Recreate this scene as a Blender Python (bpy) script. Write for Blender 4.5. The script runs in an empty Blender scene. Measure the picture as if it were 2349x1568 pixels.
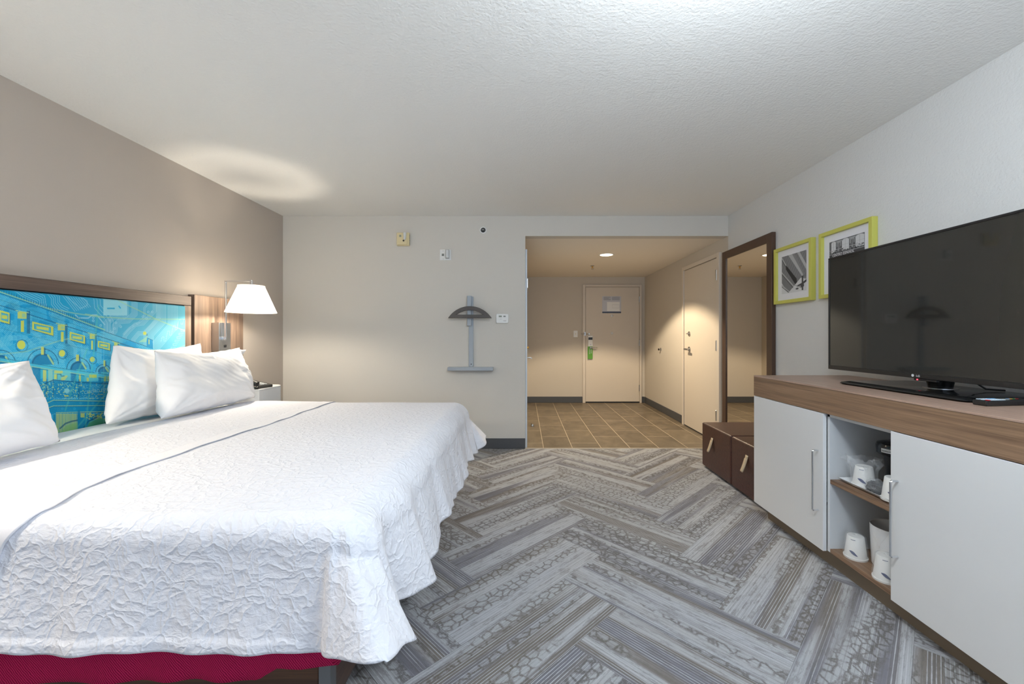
import bpy, bmesh, math, random
import numpy as np
from mathutils import Vector, Matrix, noise as mnoise

SC = bpy.context.scene
COL = SC.collection
PI = math.pi
rad = math.radians

# ------------------------------------------------------------------ camera
F = 945.0                      # focal length in pixels of the 2349 px wide frame
VX, VY = 1202.0, 771.0         # vanishing point of the room's depth lines
CZ = 1.177                     # eye height
cam_d = bpy.data.cameras.new('camera')
cam = bpy.data.objects.new('camera', cam_d); COL.objects.link(cam)
cam.location = (0, 0, CZ); cam.rotation_euler = (rad(90), 0, 0)
cam_d.sensor_width = 36; cam_d.sensor_fit = 'HORIZONTAL'
cam_d.lens = F / 2349 * 36
cam_d.shift_x = (1174.5 - VX) / 2349
cam_d.shift_y = (VY - 784.0) / 2349
cam_d.clip_start = 0.05
SC.camera = cam
SC.view_settings.view_transform = 'Standard'
SC.view_settings.look = 'None'
SC.view_settings.gamma = 1
SC.view_settings.use_curve_mapping = False
SC.view_settings.exposure = 0.36
SC.cycles.use_denoising = True
SC.cycles.max_bounces = 10
SC.cycles.diffuse_bounces = 6
SC.cycles.sample_clamp_indirect = 6

# ------------------------------------------------------------------ dimensions
H = 2.44                       # ceiling
XL, XR = -2.532, 2.145         # side walls
YB, YE = 4.327, 7.32           # wall with the hall opening, end wall of the hall
YF = -3.2                      # window wall behind the camera
HX, HZ = 0.014, 2.23           # hall's left wall, hall ceiling

# ------------------------------------------------------------------ world and light
W = bpy.data.worlds.new('world'); SC.world = W; W.use_nodes = True
bg = W.node_tree.nodes['Background']
bg.inputs[0].default_value = (0.62, 0.78, 1.0, 1); bg.inputs[1].default_value = 2.0

def lamp(name, kind, loc, energy, color, rot=(0, 0, 0), **kw):
    d = bpy.data.lights.new(name, kind); d.energy = energy; d.color = color
    for k, v in kw.items(): setattr(d, k, v)
    o = bpy.data.objects.new(name, d); COL.objects.link(o)
    o.location = loc; o.rotation_euler = rot
    return o
WX0, WX1, WZ0, WZ1 = -1.3, 2.0, 0.55, 2.2
lamp('daylight', 'AREA', ((WX0 + WX1) / 2, YF - 0.45, (WZ0 + WZ1) / 2), 36, (0.75, 0.87, 1.0), (rad(90 + 62), 0, 0),
     shape='RECTANGLE', size=WX1 - WX0 - .1, size_y=WZ1 - WZ0 - .1, spread=rad(150))

# added fill light in a frosted globe, out of view, to brighten the room
GLX, GLY, GLZ = .60, .78, 2.12
lamp('fill_globe_light', 'POINT', (GLX, GLY, GLZ), 66, (.84, .93, 1.0), shadow_soft_size=.13)

# ------------------------------------------------------------------ materials
def lin(c):
    if isinstance(c, str):
        c = [int(c[i:i + 2], 16) for i in (0, 2, 4)]
    v = [x / 255 for x in c]
    return tuple(x / 12.92 if x <= .04045 else ((x + .055) / 1.055) ** 2.4 for x in v)
def l4(c): return (*lin(c), 1)

class NT:
    def __init__(s, name):
        s.m = bpy.data.materials.new(name); s.m.use_nodes = True
        s.t = s.m.node_tree; s.b = s.t.nodes['Principled BSDF']; s.out = s.t.nodes['Material Output']
    def n(s, ty, **kw):
        x = s.t.nodes.new(ty)
        for k, v in kw.items():
            if k.startswith('i_'): x.inputs[k[2:].replace('_', ' ')].default_value = v
            else: setattr(x, k, v)
        return x
    def l(s, a, b): s.t.links.new(a, b)
    def ramp(s, src, stops, interp='LINEAR'):
        r = s.n('ShaderNodeValToRGB'); r.color_ramp.interpolation = interp
        e = r.color_ramp.elements
        while len(e) < len(stops): e.new(0.5)
        for k, (p, c) in enumerate(stops):
            e[k].position = p; e[k].color = c if len(c) == 4 else (*c, 1)
        s.l(src, r.inputs[0]); return r.outputs[0]
    def math(s, op, a, b=None, clamp=False):
        x = s.n('ShaderNodeMath', operation=op, use_clamp=clamp)
        for k, v in ((0, a), (1, b)):
            if v is None: continue
            if isinstance(v, (int, float)): x.inputs[k].default_value = v
            else: s.l(v, x.inputs[k])
        return x.outputs[0]
    def mix(s, f, a, b, mode='MIX'):
        x = s.n('ShaderNodeMix', data_type='RGBA', blend_type=mode)
        for k, v in ((0, f), (6, a), (7, b)):
            if isinstance(v, (int, float)): x.inputs[k].default_value = v
            elif isinstance(v, tuple): x.inputs[k].default_value = v
            else: s.l(v, x.inputs[k])
        return x.outputs[2]
    def coords(s, scale=(1, 1, 1), rot=(0, 0, 0), kind='Object', loc=(0, 0, 0)):
        c = s.n('ShaderNodeTexCoord'); mp = s.n('ShaderNodeMapping')
        mp.inputs['Scale'].default_value = scale; mp.inputs['Rotation'].default_value = rot
        mp.inputs['Location'].default_value = loc
        s.l(c.outputs[kind], mp.inputs[0]); return mp.outputs[0]
    def noise(s, vec, scale=5, detail=4, rough=.5, dist=0):
        x = s.n('ShaderNodeTexNoise'); x.inputs['Scale'].default_value = scale
        x.inputs['Detail'].default_value = detail; x.inputs['Roughness'].default_value = rough
        x.inputs['Distortion'].default_value = dist
        s.l(vec, x.inputs['Vector']); return x.outputs['Fac']
    def bump(s, h, strength=.3, dist=.002):
        b = s.n('ShaderNodeBump'); b.inputs['Strength'].default_value = strength
        b.inputs['Distance'].default_value = dist
        s.l(h, b.inputs['Height']); s.l(b.outputs[0], s.b.inputs['Normal'])
    def set(s, color=None, rough=.5, metal=0, spec=.5):
        if color is not None:
            if isinstance(color, tuple): s.b.inputs['Base Color'].default_value = color
            else: s.l(color, s.b.inputs['Base Color'])
        s.b.inputs['Roughness'].default_value = rough; s.b.inputs['Metallic'].default_value = metal
        s.b.inputs['Specular IOR Level'].default_value = spec
        return s.m

def plain(name, c, rough=.5, metal=0, spec=.5, grain=0, gscale=300):
    t = NT(name)
    if grain:
        n = t.noise(t.coords(), gscale, 3)
        t.bump(n, grain, .001)
        col = t.mix(t.math('MULTIPLY', n, .12), l4(c), (0.0, 0.0, 0.0, 1))
        return t.set(col, rough, metal, spec)
    return t.set(l4(c), rough, metal, spec)

M = {}
def wallpaint(name, c, scale, strength, dist=.003, rough=.85):
    t = NT(name); v = t.coords()
    n = t.noise(v, scale, 3, .55); n2 = t.noise(v, scale * .35, 2, .5)
    h = t.math('ADD', n, t.math('MULTIPLY', n2, .6))
    t.bump(h, strength, dist)
    return t.set(l4(c), rough, 0, .25)
M['ceiling'] = wallpaint('ceiling_paint', (240, 240, 238), 75, .6, .0045)
M['rightwall'] = wallpaint('right_wall_paint', (212, 212, 211), 85, .65, .0035)
M['backwall'] = wallpaint('back_wall_paint', (210, 206, 199), 140, .25, .002)
M['hallwall'] = wallpaint('hall_wall_paint', (200, 192, 180), 140, .2, .002)
M['hallceil'] = wallpaint('hall_ceiling_paint', (236, 229, 218), 90, .4, .003)
# woven wall covering on the headboard wall
t = NT('woven_wallcovering')
a = t.noise(t.coords((1, 9, 90)), 3, 4, .7); b = t.noise(t.coords((1, 120, 11)), 3, 4, .7)
h = t.math('ADD', a, b); c = t.ramp(h, [(.35, l4((150, 142, 134))), (.65, l4((190, 182, 173)))])
c = t.mix(.55, c, l4((172, 163, 155)))
t.bump(h, .25, .001); M['leftwall'] = t.set(c, .9, 0, .15)

M['frontwall'] = wallpaint('window_wall_paint', (128, 120, 112), 85, .4)
M['base'] = plain('dark_grey_baseboard', (74, 76, 80), .5)
M['cream'] = plain('cream_door_paint', (216, 205, 190), .5, grain=.05)
M['creamframe'] = plain('cream_frame_paint', (210, 200, 187), .45)
M['whitetrim'] = plain('white_trim_paint', (214, 222, 230), .4)
M['white'] = plain('white_plastic', (232, 232, 230), .35)
M['beigeplastic'] = plain('aged_beige_plastic', (222, 208, 166), .4)
M['clear'] = plain('clear_lens_plastic', (215, 218, 220), .1, 0, .7)
M['chrome'] = plain('polished_chrome', (225, 228, 232), .12, 1)
M['satin'] = plain('satin_nickel', (180, 180, 180), .3, 1)
M['brass'] = plain('brass', (205, 160, 80), .3, 1)
M['silverpaint'] = plain('silver_grey_paint', (163, 171, 180), .4)
M['darkwood'] = plain('charcoal_moulded_wood', (72, 68, 66), .5)
M['black'] = plain('black_plastic', (18, 18, 20), .35)
M['blackgloss'] = plain('black_gloss_plastic', (14, 16, 18), .12)
M['phone'] = plain('dark_grey_phone_plastic', (52, 52, 50), .35)
M['grey'] = plain('mid_grey_plastic', (120, 122, 118), .4)
M['greylcd'] = plain('grey_display', (140, 146, 130), .3)
M['legmetal'] = plain('grey_bed_leg_metal', (112, 114, 116), .45, .2)
M['lacquer'] = plain('white_lacquer', (222, 223, 224), .35)
M['cupboard_in'] = plain('white_melamine', (210, 213, 216), .5)
M['kick'] = plain('taupe_toe_kick', (112, 100, 84), .55)
M['yellow'] = plain('lime_yellow_frame_paint', (196, 194, 92), .4)
M['mat'] = plain('white_mount_board', (226, 226, 232), .8)
M['mirrorframe'] = plain('dark_brown_mirror_frame', (74, 54, 42), .4)
M['strap'] = plain('beige_leather_strap', (196, 178, 150), .6)
M['porcelain'] = plain('white_porcelain', (228, 229, 230), .2)
M['paper'] = plain('white_paper_cup', (232, 231, 228), .6)
M['navy'] = plain('navy_print', (52, 64, 110), .5)
M['green'] = plain('green_card', (88, 150, 48), .5)
M['red'] = plain('red_plastic', (214, 30, 46), .4)
M['bluekey'] = plain('light_blue_rubber', (120, 175, 225), .5)
M['whitekey'] = plain('pale_rubber_keys', (205, 222, 235), .5)
M['orangekey'] = plain('orange_rubber', (225, 160, 70), .5)
M['greenkey'] = plain('green_rubber', (40, 150, 90), .5)
M['label'] = plain('pale_print', (205, 208, 210), .5)
M['noticepaper'] = plain('notice_paper', (196, 198, 206), .25)
M['noticeink'] = plain('notice_ink', (118, 120, 134), .4)
M['noticebar'] = plain('notice_navy_bar', (44, 56, 82), .3)
M['darkgap'] = plain('dark_rubber_threshold', (36, 40, 44), .6)
M['metalstrip'] = plain('floor_edge_strip', (205, 196, 184), .35, .4)
M['artink'] = plain('pale_art_lettering', (140, 200, 200), .6)
M['photolet'] = plain('pale_photo_lettering', (225, 225, 228), .6)
M['bulb'] = None

def emis(name, c, s):
    t = NT(name); t.b.inputs['Base Color'].default_value = (*c, 1)
    t.b.inputs['Emission Color'].default_value = (*c, 1); t.b.inputs['Emission Strength'].default_value = s
    return t.m
M['led'] = emis('red_standby_led', (1, .05, .08), 3)
M['downlight'] = emis('downlight_glow', (1.0, .80, .52), 9)
M['bulb'] = emis('lamp_bulb_glow', (1.0, .9, .76), 14)

M['globe'] = emis('fill_globe_glow', (1.0, .97, .93), 2.0)
t = NT('fill_globe_glass'); tr = t.n('ShaderNodeBsdfTranslucent'); tr.inputs[0].default_value = (1, 1, 1, 1)
tp = t.n('ShaderNodeBsdfTransparent'); ms = t.n('ShaderNodeMixShader'); ms.inputs[0].default_value = .75
t.l(tr.outputs[0], ms.inputs[1]); t.l(tp.outputs[0], ms.inputs[2]); t.l(ms.outputs[0], t.out.inputs[0]); M['globe'] = t.m
# lamp shade: thin fabric that lets the bulb's light through
t = NT('lampshade_fabric')
tr = t.n('ShaderNodeBsdfTranslucent'); tr.inputs[0].default_value = (.96, .93, .88, 1)
df = t.n('ShaderNodeBsdfDiffuse'); df.inputs[0].default_value = (.9, .88, .84, 1)
ms = t.n('ShaderNodeMixShader'); ms.inputs[0].default_value = .62
t.l(df.outputs[0], ms.inputs[1]); t.l(tr.outputs[0], ms.inputs[2]); t.l(ms.outputs[0], t.out.inputs[0])
M['shade'] = t.m

def wood(name, c1, c2, c3, axis, rough=.45, fine=60):
    """laminate with the grain running along axis 0=x 1=y 2=z"""
    t = NT(name); s = [fine] * 3; s[axis] = 1.6
    v = t.coords(tuple(s))
    n = t.noise(v, 1, 5, .6, .25)
    s2 = [fine * 4.2] * 3; s2[axis] = 4
    n2 = t.noise(t.coords(tuple(s2)), 1, 3, .6)
    h = t.math('ADD', t.math('MULTIPLY', n, .68), t.math('MULTIPLY', n2, .32))
    c = t.ramp(h, [(.32, l4(c1)), (.5, l4(c2)), (.66, l4(c3))])
    t.bump(h, .08, .001)
    return t.set(c, rough, 0, .4)
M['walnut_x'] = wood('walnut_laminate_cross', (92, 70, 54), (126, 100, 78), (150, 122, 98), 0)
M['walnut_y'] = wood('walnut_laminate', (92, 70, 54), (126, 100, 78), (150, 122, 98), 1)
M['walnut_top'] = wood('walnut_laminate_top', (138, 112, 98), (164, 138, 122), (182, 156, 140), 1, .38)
M['head_y'] = wood('headboard_laminate', (66, 54, 50), (86, 72, 66), (104, 88, 78), 1, .5)
M['head_z'] = wood('headboard_laminate_upright', (82, 68, 59), (110, 92, 80), (134, 114, 99), 2, .5, 45)
M['bedwood'] = wood('dark_bed_frame_wood', (52, 36, 28), (78, 54, 40), (104, 74, 50), 0, .4, 40)
M['bedwood_y'] = wood('dark_bed_frame_wood_side', (52, 36, 28), (78, 54, 40), (104, 74, 50), 1, .4, 40)

def fabric(name, c, scale=900, strength=.2, rough=.9, sheen=0):
    t = NT(name); n = t.noise(t.coords(), scale, 2, .6)
    t.bump(n, strength, .001)
    if sheen: t.b.inputs['Sheen Weight'].default_value = sheen
    return t.set(l4(c), rough, 0, .15)
M['sheet'] = fabric('white_cotton_sheet', (226, 230, 232))
M['pillow'] = fabric('white_cotton_pillowcase', (236, 236, 238), 700, .12)
M['hem'] = fabric('white_cotton_hem', (234, 234, 240), 500, .3)
# crimson twill
t = NT('crimson_twill')
w = t.n('ShaderNodeTexWave'); w.inputs['Scale'].default_value = 62; w.inputs['Distortion'].default_value = 3.5
w.inputs['Detail'].default_value = 3; t.l(t.coords((1, 1, 1.2), (0, rad(35), 0)), w.inputs[0])
c = t.ramp(w.outputs['Fac'], [(.2, l4((138, 18, 58))), (.9, l4((206, 44, 96)))])
t.bump(w.outputs['Fac'], .4, .001); M['crimson'] = t.set(c, .9, 0, .1)
# matelasse coverlet: vermicular raised ridges
t = NT('matelasse_coverlet'); v = t.coords()
nz = t.n('ShaderNodeTexNoise'); nz.inputs['Scale'].default_value = 9; nz.inputs['Detail'].default_value = 3
t.l(v, nz.inputs['Vector'])
sub = t.n('ShaderNodeVectorMath', operation='MULTIPLY_ADD'); t.l(nz.outputs['Color'], sub.inputs[0])
sub.inputs[1].default_value = (.13, .13, .13); t.l(v, sub.inputs[2])
vo = t.n('ShaderNodeTexVoronoi', feature='DISTANCE_TO_EDGE'); vo.inputs['Scale'].default_value = 21
t.l(sub.outputs[0], vo.inputs['Vector'])
ridge = t.ramp(vo.outputs['Distance'], [(0, (1, 1, 1, 1)), (.10, (.45,) * 3 + (1,)), (.3, (0, 0, 0, 1))])
vo2 = t.n('ShaderNodeTexVoronoi', feature='DISTANCE_TO_EDGE'); vo2.inputs['Scale'].default_value = 34
t.l(sub.outputs[0], vo2.inputs['Vector'])
ridge2 = t.ramp(vo2.outputs['Distance'], [(0, (1, 1, 1, 1)), (.22, (0, 0, 0, 1))])
puck = t.noise(t.coords((1, 1, 1.6)), 46, 3, .6, .8)
h = t.math('ADD', t.math('ADD', t.math('MULTIPLY', ridge, .8), t.math('MULTIPLY', ridge2, .3)), t.math('MULTIPLY', puck, .9))
t.bump(h, .5, .006); M['coverlet'] = t.set(l4((232, 233, 240)), .85, 0, .15)
# crocodile-embossed brown leather
t = NT('brown_embossed_leather'); v = t.coords()
vo = t.n('ShaderNodeTexVoronoi', feature='DISTANCE_TO_EDGE'); vo.inputs['Scale'].default_value = 75
vo.inputs['Randomness'].default_value = .55; t.l(v, vo.inputs['Vector'])
h = t.ramp(vo.outputs['Distance'], [(0, (0, 0, 0, 1)), (.15, (1, 1, 1, 1))])
c = t.ramp(t.noise(v, 60, 2), [(.3, l4((54, 25, 20))), (.7, l4((72, 37, 28)))])
t.bump(h, .3, .0015); M['leather'] = t.set(c, .36, 0, .6)
# plastic film
t = NT('clear_plastic_film'); v = t.coords()
t.bump(t.noise(v, 55, 3, .6, 1.2), .9, .006)
t.b.inputs['Alpha'].default_value = .17; M['film'] = t.set(l4((225, 228, 232)), .12, 0, .8)
t = NT('wrapped_paper'); v = t.coords(); t.bump(t.noise(v, 60, 3, .6, 1.0), .35, .003)
M['wrapped'] = t.set(l4((232, 231, 228)), .4, 0, .6)
t = NT('black_crinkled_packet'); v = t.coords(); t.bump(t.noise(v, 60, 3, .6, 1.5), 1, .008)
c = t.ramp(t.noise(v, 50, 3, .6, 1.5), [(.4, l4((16, 17, 20))), (.7, l4((58, 61, 66)))])
M['packet'] = t.set(c, .15, 0, .8)
t = NT('mirror_glass'); M['mirror'] = t.set(l4((232, 228, 220)), .0, 1)
t = NT('television_screen'); M['screen'] = t.set(l4((36, 35, 32)), .05, 0, .5)
t = NT('window_glass'); t.b.inputs['Transmission Weight'].default_value = 1; M['glass'] = t.set((1, 1, 1, 1), 0)
t = NT('colour_printed'); ca = t.n('ShaderNodeVertexColor', layer_name='print'); M['print'] = t.set(ca.outputs[0], .55, 0, .3)
t = NT('colour_printed_fabric'); ca = t.n('ShaderNodeVertexColor', layer_name='print')
t.bump(t.noise(t.coords(), 900, 2), .15, .001); M['printfab'] = t.set(ca.outputs[0], .7, 0, .3)
# door notice sheen etc use plain

# carpet planks: stripes, cobble bands, per plank variation
t = NT('carpet_planks')
uv = t.n('ShaderNodeUVMap', uv_map='plank'); sx = t.n('ShaderNodeSeparateXYZ'); t.l(uv.outputs[0], sx.inputs[0])
rn = t.n('ShaderNodeVertexColor', layer_name='rnd'); sr = t.n('ShaderNodeSeparateColor'); t.l(rn.outputs[0], sr.inputs[0])
R1, R2, R3 = sr.outputs[0], sr.outputs[1], sr.outputs[2]
def cvec(su, sv, off):
    c = t.n('ShaderNodeCombineXYZ')
    t.l(t.math('MULTIPLY', sx.outputs[0], su), c.inputs[0]); t.l(t.math('MULTIPLY', sx.outputs[1], sv), c.inputs[1])
    t.l(t.math('MULTIPLY_ADD' if False else 'MULTIPLY', R1, 37.0 + off), c.inputs[2]); return c.outputs[0]
def step(x, a, b):
    m = t.n('ShaderNodeMapRange', interpolation_type='SMOOTHSTEP'); t.l(x, m.inputs[0])
    m.inputs[1].default_value = a; m.inputs[2].default_value = b; return m.outputs[0]
zone = step(t.noise(cvec(.5, 13, 3), 1, 1), .44, .56)           # light or dark lengthwise zones
warmz = step(t.noise(cvec(.4, 9, 11), 1, 1), .46, .60)
# fine lengthwise lines, spacing about 11 mm, broken up
sn = t.math('SINE', t.math('MULTIPLY', sx.outputs[1], 2 * PI / .0115))
brk = t.noise(cvec(5, 60, 5), 1, 3, .6)
linez = step(t.noise(cvec(.8, 15, 7), 1, 1), .34, .50)
lines = t.math('MULTIPLY', step(t.math('ADD', sn, t.math('MULTIPLY', t.math('SUBTRACT', brk, .5), 1.6)), .55, .85), linez)
# cobble cells
vo = t.n('ShaderNodeTexVoronoi', feature='DISTANCE_TO_EDGE'); vo.inputs['Randomness'].default_value = .75
t.l(cvec(22, 30, 2), vo.inputs['Vector']); vo.inputs['Scale'].default_value = 1
jit = t.noise(cvec(120, 120, 1), 1, 2, .7)
edge = t.math('SUBTRACT', 1.0, step(t.math('ADD', vo.outputs['Distance'], t.math('MULTIPLY', t.math('SUBTRACT', jit, .5), .30)), .0, .17))
cobz = step(t.noise(cvec(.7, 13, 19), 1, 1), .485, .56)
cob = t.math('MULTIPLY', edge, cobz)
dark = t.mix(R2, l4((104, 101, 100)), l4((114, 108, 101)))
mid = t.mix(warmz, l4((126, 126, 134)), l4((130, 124, 118)))
light = l4((204, 207, 212))
base = t.mix(zone, mid, t.mix(.68, mid, light))
base = t.mix(t.math('MULTIPLY', lines, .78), base, light)
base = t.mix(t.math('MULTIPLY', t.math('MULTIPLY', cobz, t.math('SUBTRACT', 1.0, edge)), .5), base, l4((178, 181, 184)))
base = t.mix(t.math('MULTIPLY', cob, .78), base, dark)
line2 = t.math('MULTIPLY', step(t.math('ADD', t.math('SINE', t.math('MULTIPLY', sx.outputs[1], 2 * PI / .0173)), t.math('MULTIPLY', t.math('SUBTRACT', t.noise(cvec(9, 70, 31), 1, 3, .6), .5), 2.4)), .5, .9), .26)
base = t.mix(line2, base, dark)
blot = step(t.noise(cvec(9, 42, 23), 1, 6, .8), .50, .60)
base = t.mix(t.math('MULTIPLY', blot, .42), base, dark)
# cut pile ribs
rib = t.math('SINE', t.math('MULTIPLY', sx.outputs[0], 2 * PI / .005)); rib2 = t.math('SINE', t.math('MULTIPLY', sx.outputs[1], 2 * PI / .0038))
ribs = t.math('MULTIPLY', rib, rib2)
pile = t.noise(cvec(420, 420, 9), 1, 1)
base = t.mix(t.math('MULTIPLY', pile, .34), base, l4((84, 82, 82)))
hh = t.math('ADD', t.math('MULTIPLY', ribs, .25), pile)
seam = t.math('SUBTRACT', 1.0, step(t.math('MINIMUM', sx.outputs[1], t.math('SUBTRACT', .305, sx.outputs[1])), .0005, .003))
base = t.mix(t.math('MULTIPLY', seam, .5), base, l4((80, 76, 74)))
t.bump(hh, .5, .003); M['carpet'] = t.set(base, .95, 0, .1)

# hall tile
t = NT('hall_tile')
v = t.coords((1, 1, 1), (0, 0, 0))
s3 = t.n('ShaderNodeSeparateXYZ'); t.l(v, s3.inputs[0]); cc = t.n('ShaderNodeCombineXYZ')
t.l(t.math('SUBTRACT', s3.outputs[1], 4.627 - 6.1), cc.inputs[0]); t.l(t.math('SUBTRACT', s3.outputs[0], .206 - 3.05), cc.inputs[1])
br = t.n('ShaderNodeTexBrick', offset=.5, offset_frequency=2)
br.inputs['Scale'].default_value = 1; br.inputs['Brick Width'].default_value = .602; br.inputs['Row Height'].default_value = .305
br.inputs['Mortar Size'].default_value = .0032; br.inputs['Mortar Smooth'].default_value = 0
t.l(cc.outputs[0], br.inputs[0])
tn = t.noise(t.coords((1, .7, 1)), 5, 5, .6, .6)
tc = t.ramp(tn, [(.3, l4((96, 86, 72))), (.55, l4((116, 104, 87))), (.75, l4((134, 120, 101)))])
br.inputs['Color1'].default_value = (.92, .92, .92, 1); br.inputs['Color2'].default_value = (1.05, 1.05, 1.03, 1)
tc = t.mix(1.0, tc, br.outputs['Color'], 'MULTIPLY')
tc = t.mix(br.outputs['Fac'], tc, l4((196, 180, 156)))
t.bump(t.math('SUBTRACT', 1, br.outputs['Fac']), .4, .002)
M['tile'] = t.set(tc, .38, 0, .4)

# ------------------------------------------------------------------ builders
def tag(o, label=None, cat=None, group=None, kind=None):
    if label: o['label'] = label
    if cat: o['category'] = cat
    if group: o['group'] = group
    if kind: o['kind'] = kind
    return o
def thing(name, label, cat, loc=(0, 0, 0), rotz=0, group=None):
    o = bpy.data.objects.new(name, None); COL.objects.link(o)
    o.location = loc; o.rotation_euler = (0, 0, rotz); o.empty_display_size = .05
    return tag(o, label, cat, group)

class MB:
    def __init__(s): s.v = []; s.f = []
    def add(s, vs, fs):
        k = len(s.v); s.v += [tuple(p) for p in vs]; s.f += [tuple(i + k for i in f) for f in fs]; return s
    def box(s, x0, x1, y0, y1, z0, z1):
        x0, x1 = min(x0, x1), max(x0, x1); y0, y1 = min(y0, y1), max(y0, y1); z0, z1 = min(z0, z1), max(z0, z1)
        return s.add([(x0, y0, z0), (x1, y0, z0), (x1, y1, z0), (x0, y1, z0), (x0, y0, z1), (x1, y0, z1), (x1, y1, z1), (x0, y1, z1)],
                     [(0, 3, 2, 1), (4, 5, 6, 7), (0, 1, 5, 4), (1, 2, 6, 5), (2, 3, 7, 6), (3, 0, 4, 7)])
    def prism(s, pts, axis, a, b):
        """closed polygon pts (2D) extruded along axis from a to b"""
        n = len(pts)
        def P(p, q): return {0: (q, p[0], p[1]), 1: (p[0], q, p[1]), 2: (p[0], p[1], q)}[axis]
        return s.add([P(p, a) for p in pts] + [P(p, b) for p in pts],
                     [tuple(range(n - 1, -1, -1)), tuple(range(n, 2 * n))] + [(i, (i + 1) % n, n + (i + 1) % n, n + i) for i in range(n)])
    def lathe(s, prof, c=(0, 0, 0), axis=2, n=32, cap=True, closed=False):
        """profile of (radius, height) turned about axis"""
        vs = []
        for r, h in prof:
            for k in range(n):
                a = 2 * PI * k / n; x, y = r * math.cos(a), r * math.sin(a)
                p = {2: (x, y, h), 0: (h, x, y), 1: (y, h, x)}[axis]
                vs.append((p[0] + c[0], p[1] + c[1], p[2] + c[2]))
        fs = []
        for j in range(len(prof) - 1 + (1 if closed else 0)):
            j2 = (j + 1) % len(prof)
            for k in range(n): fs.append((j * n + k, j * n + (k + 1) % n, j2 * n + (k + 1) % n, j2 * n + k))
        if cap and not closed:
            fs.append(tuple(range(n - 1, -1, -1))); fs.append(tuple((len(prof) - 1) * n + k for k in range(n)))
        return s.add(vs, fs)
    def tube(s, path, r, n=10, cap=True, sq=None):
        path = [Vector(p) for p in path]; rings = []
        up = Vector((0, 0, 1))
        for i, p in enumerate(path):
            d = (path[min(i + 1, len(path) - 1)] - path[max(i - 1, 0)]).normalized()
            a = d.cross(up)
            if a.length < .05: a = d.cross(Vector((0, 1, 0)))
            a.normalize(); b = a.cross(d).normalized()
            ri = r[i] if isinstance(r, (list, tuple)) else r
            if sq:
                rings.append([p + a * sq[0] * sa + b * sq[1] * sb for sa, sb in ((-1, -1), (1, -1), (1, 1), (-1, 1))])
            else:
                rings.append([p + (a * math.cos(2 * PI * k / n) + b * math.sin(2 * PI * k / n)) * ri for k in range(n)])
        m = len(rings[0]); vs = [q for rg in rings for q in rg]
        fs = [(i * m + k, i * m + (k + 1) % m, (i + 1) * m + (k + 1) % m, (i + 1) * m + k) for i in range(len(rings) - 1) for k in range(m)]
        if cap: fs.append(tuple(range(m - 1, -1, -1))); fs.append(tuple((len(rings) - 1) * m + k for k in range(m)))
        return s.add(vs, fs)
    def grid(s, P, closed_u=False):
        """P: array [nu][nv] of points"""
        nu, nv = len(P), len(P[0]); vs = [p for row in P for p in row]
        fs = [(i * nv + j, ((i + 1) % nu) * nv + j, ((i + 1) % nu) * nv + j + 1, i * nv + j + 1) for i in range(nu if closed_u else nu - 1) for j in range(nv - 1)]
        return s.add(vs, fs)
    def build(s, name, mat, parent=None, bevel=0, smooth=False, segs=2, ang=30):
        me = bpy.data.meshes.new(name); me.from_pydata([tuple(map(float, p)) for p in s.v], [], s.f); me.update()
        bm = bmesh.new(); bm.from_mesh(me); bmesh.ops.recalc_face_normals(bm, faces=bm.faces); bm.to_mesh(me); bm.free()
        o = bpy.data.objects.new(name, me); COL.objects.link(o)
        me.materials.append(mat if not isinstance(mat, str) else M[mat])
        if parent: o.parent = parent
        if bevel:
            b = o.modifiers.new('bevel', 'BEVEL'); b.width = bevel; b.segments = segs; b.limit_method = 'ANGLE'; b.angle_limit = rad(ang)
            b.harden_normals = True
        if smooth or bevel:
            me.polygons.foreach_set('use_smooth', [True] * len(me.polygons))
            if not bevel:
                me.set_sharp_from_angle(angle=rad(40))
        return o
def box(name, mat, parent, x0, x1, y0, y1, z0, z1, bevel=0, **k):
    return MB().box(x0, x1, y0, y1, z0, z1).build(name, mat, parent, bevel, **k)
def struct(o): o['kind'] = 'structure'; return o

def text_mesh(name, body, size, mat, parent, loc, rot, extrude=.0004, align='CENTER', xs=1.0):
    cu = bpy.data.curves.new('lettering', 'FONT'); cu.body = body; cu.size = size; cu.extrude = extrude
    cu.align_x = align; cu.resolution_u = 3
    ob = bpy.data.objects.new('lettering', cu); COL.objects.link(ob)
    bpy.context.view_layer.update()
    me = bpy.data.meshes.new_from_object(ob.evaluated_get(bpy.context.evaluated_depsgraph_get()))
    bpy.data.objects.remove(ob); bpy.data.curves.remove(cu)
    me.materials.clear(); me.materials.append(M[mat])
    o = bpy.data.objects.new(name, me); COL.objects.link(o); o.parent = parent
    o.location = loc; o.rotation_euler = rot; o.scale = (xs, 1, 1)
    return o
def wp(x, y, Y=YB):            # point on a wall facing the camera, from photo coordinates
    return (x - VX) / F * Y, CZ - (y - VY) / F * Y

# ------------------------------------------------------------------ room shell
T = .12
struct(box('wall_left', 'leftwall', None, XL - T, XL, YF - T, YB + T, 0, H))
struct(box('wall_right', 'rightwall', None, XR, XR + T, YF - T, YB, 0, H))
struct(box('wall_hall_right', 'hallwall', None, XR, XR + T, YB, YE + T, 0, H))
bw = MB(); bw.box(XL, HX, YB, YB + T, 0, H); bw.box(HX, XR, YB, YB + T, HZ, H)
struct(bw.build('wall_back', 'backwall'))
struct(box('wall_hall_left', 'hallwall', None, HX - T, HX, YB + T, YE, 0, HZ))
struct(box('wall_hall_end', 'hallwall', None, HX - T, XR, YE, YE + T, 0, HZ))
struct(box('ceiling', 'ceiling', None, XL - T, XR + T, YF - T, YB + T, H, H + .1))
struct(box('ceiling_hall', 'hallceil', None, HX - T, XR + T, YB + T, YE + T, HZ, HZ + .1))
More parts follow.
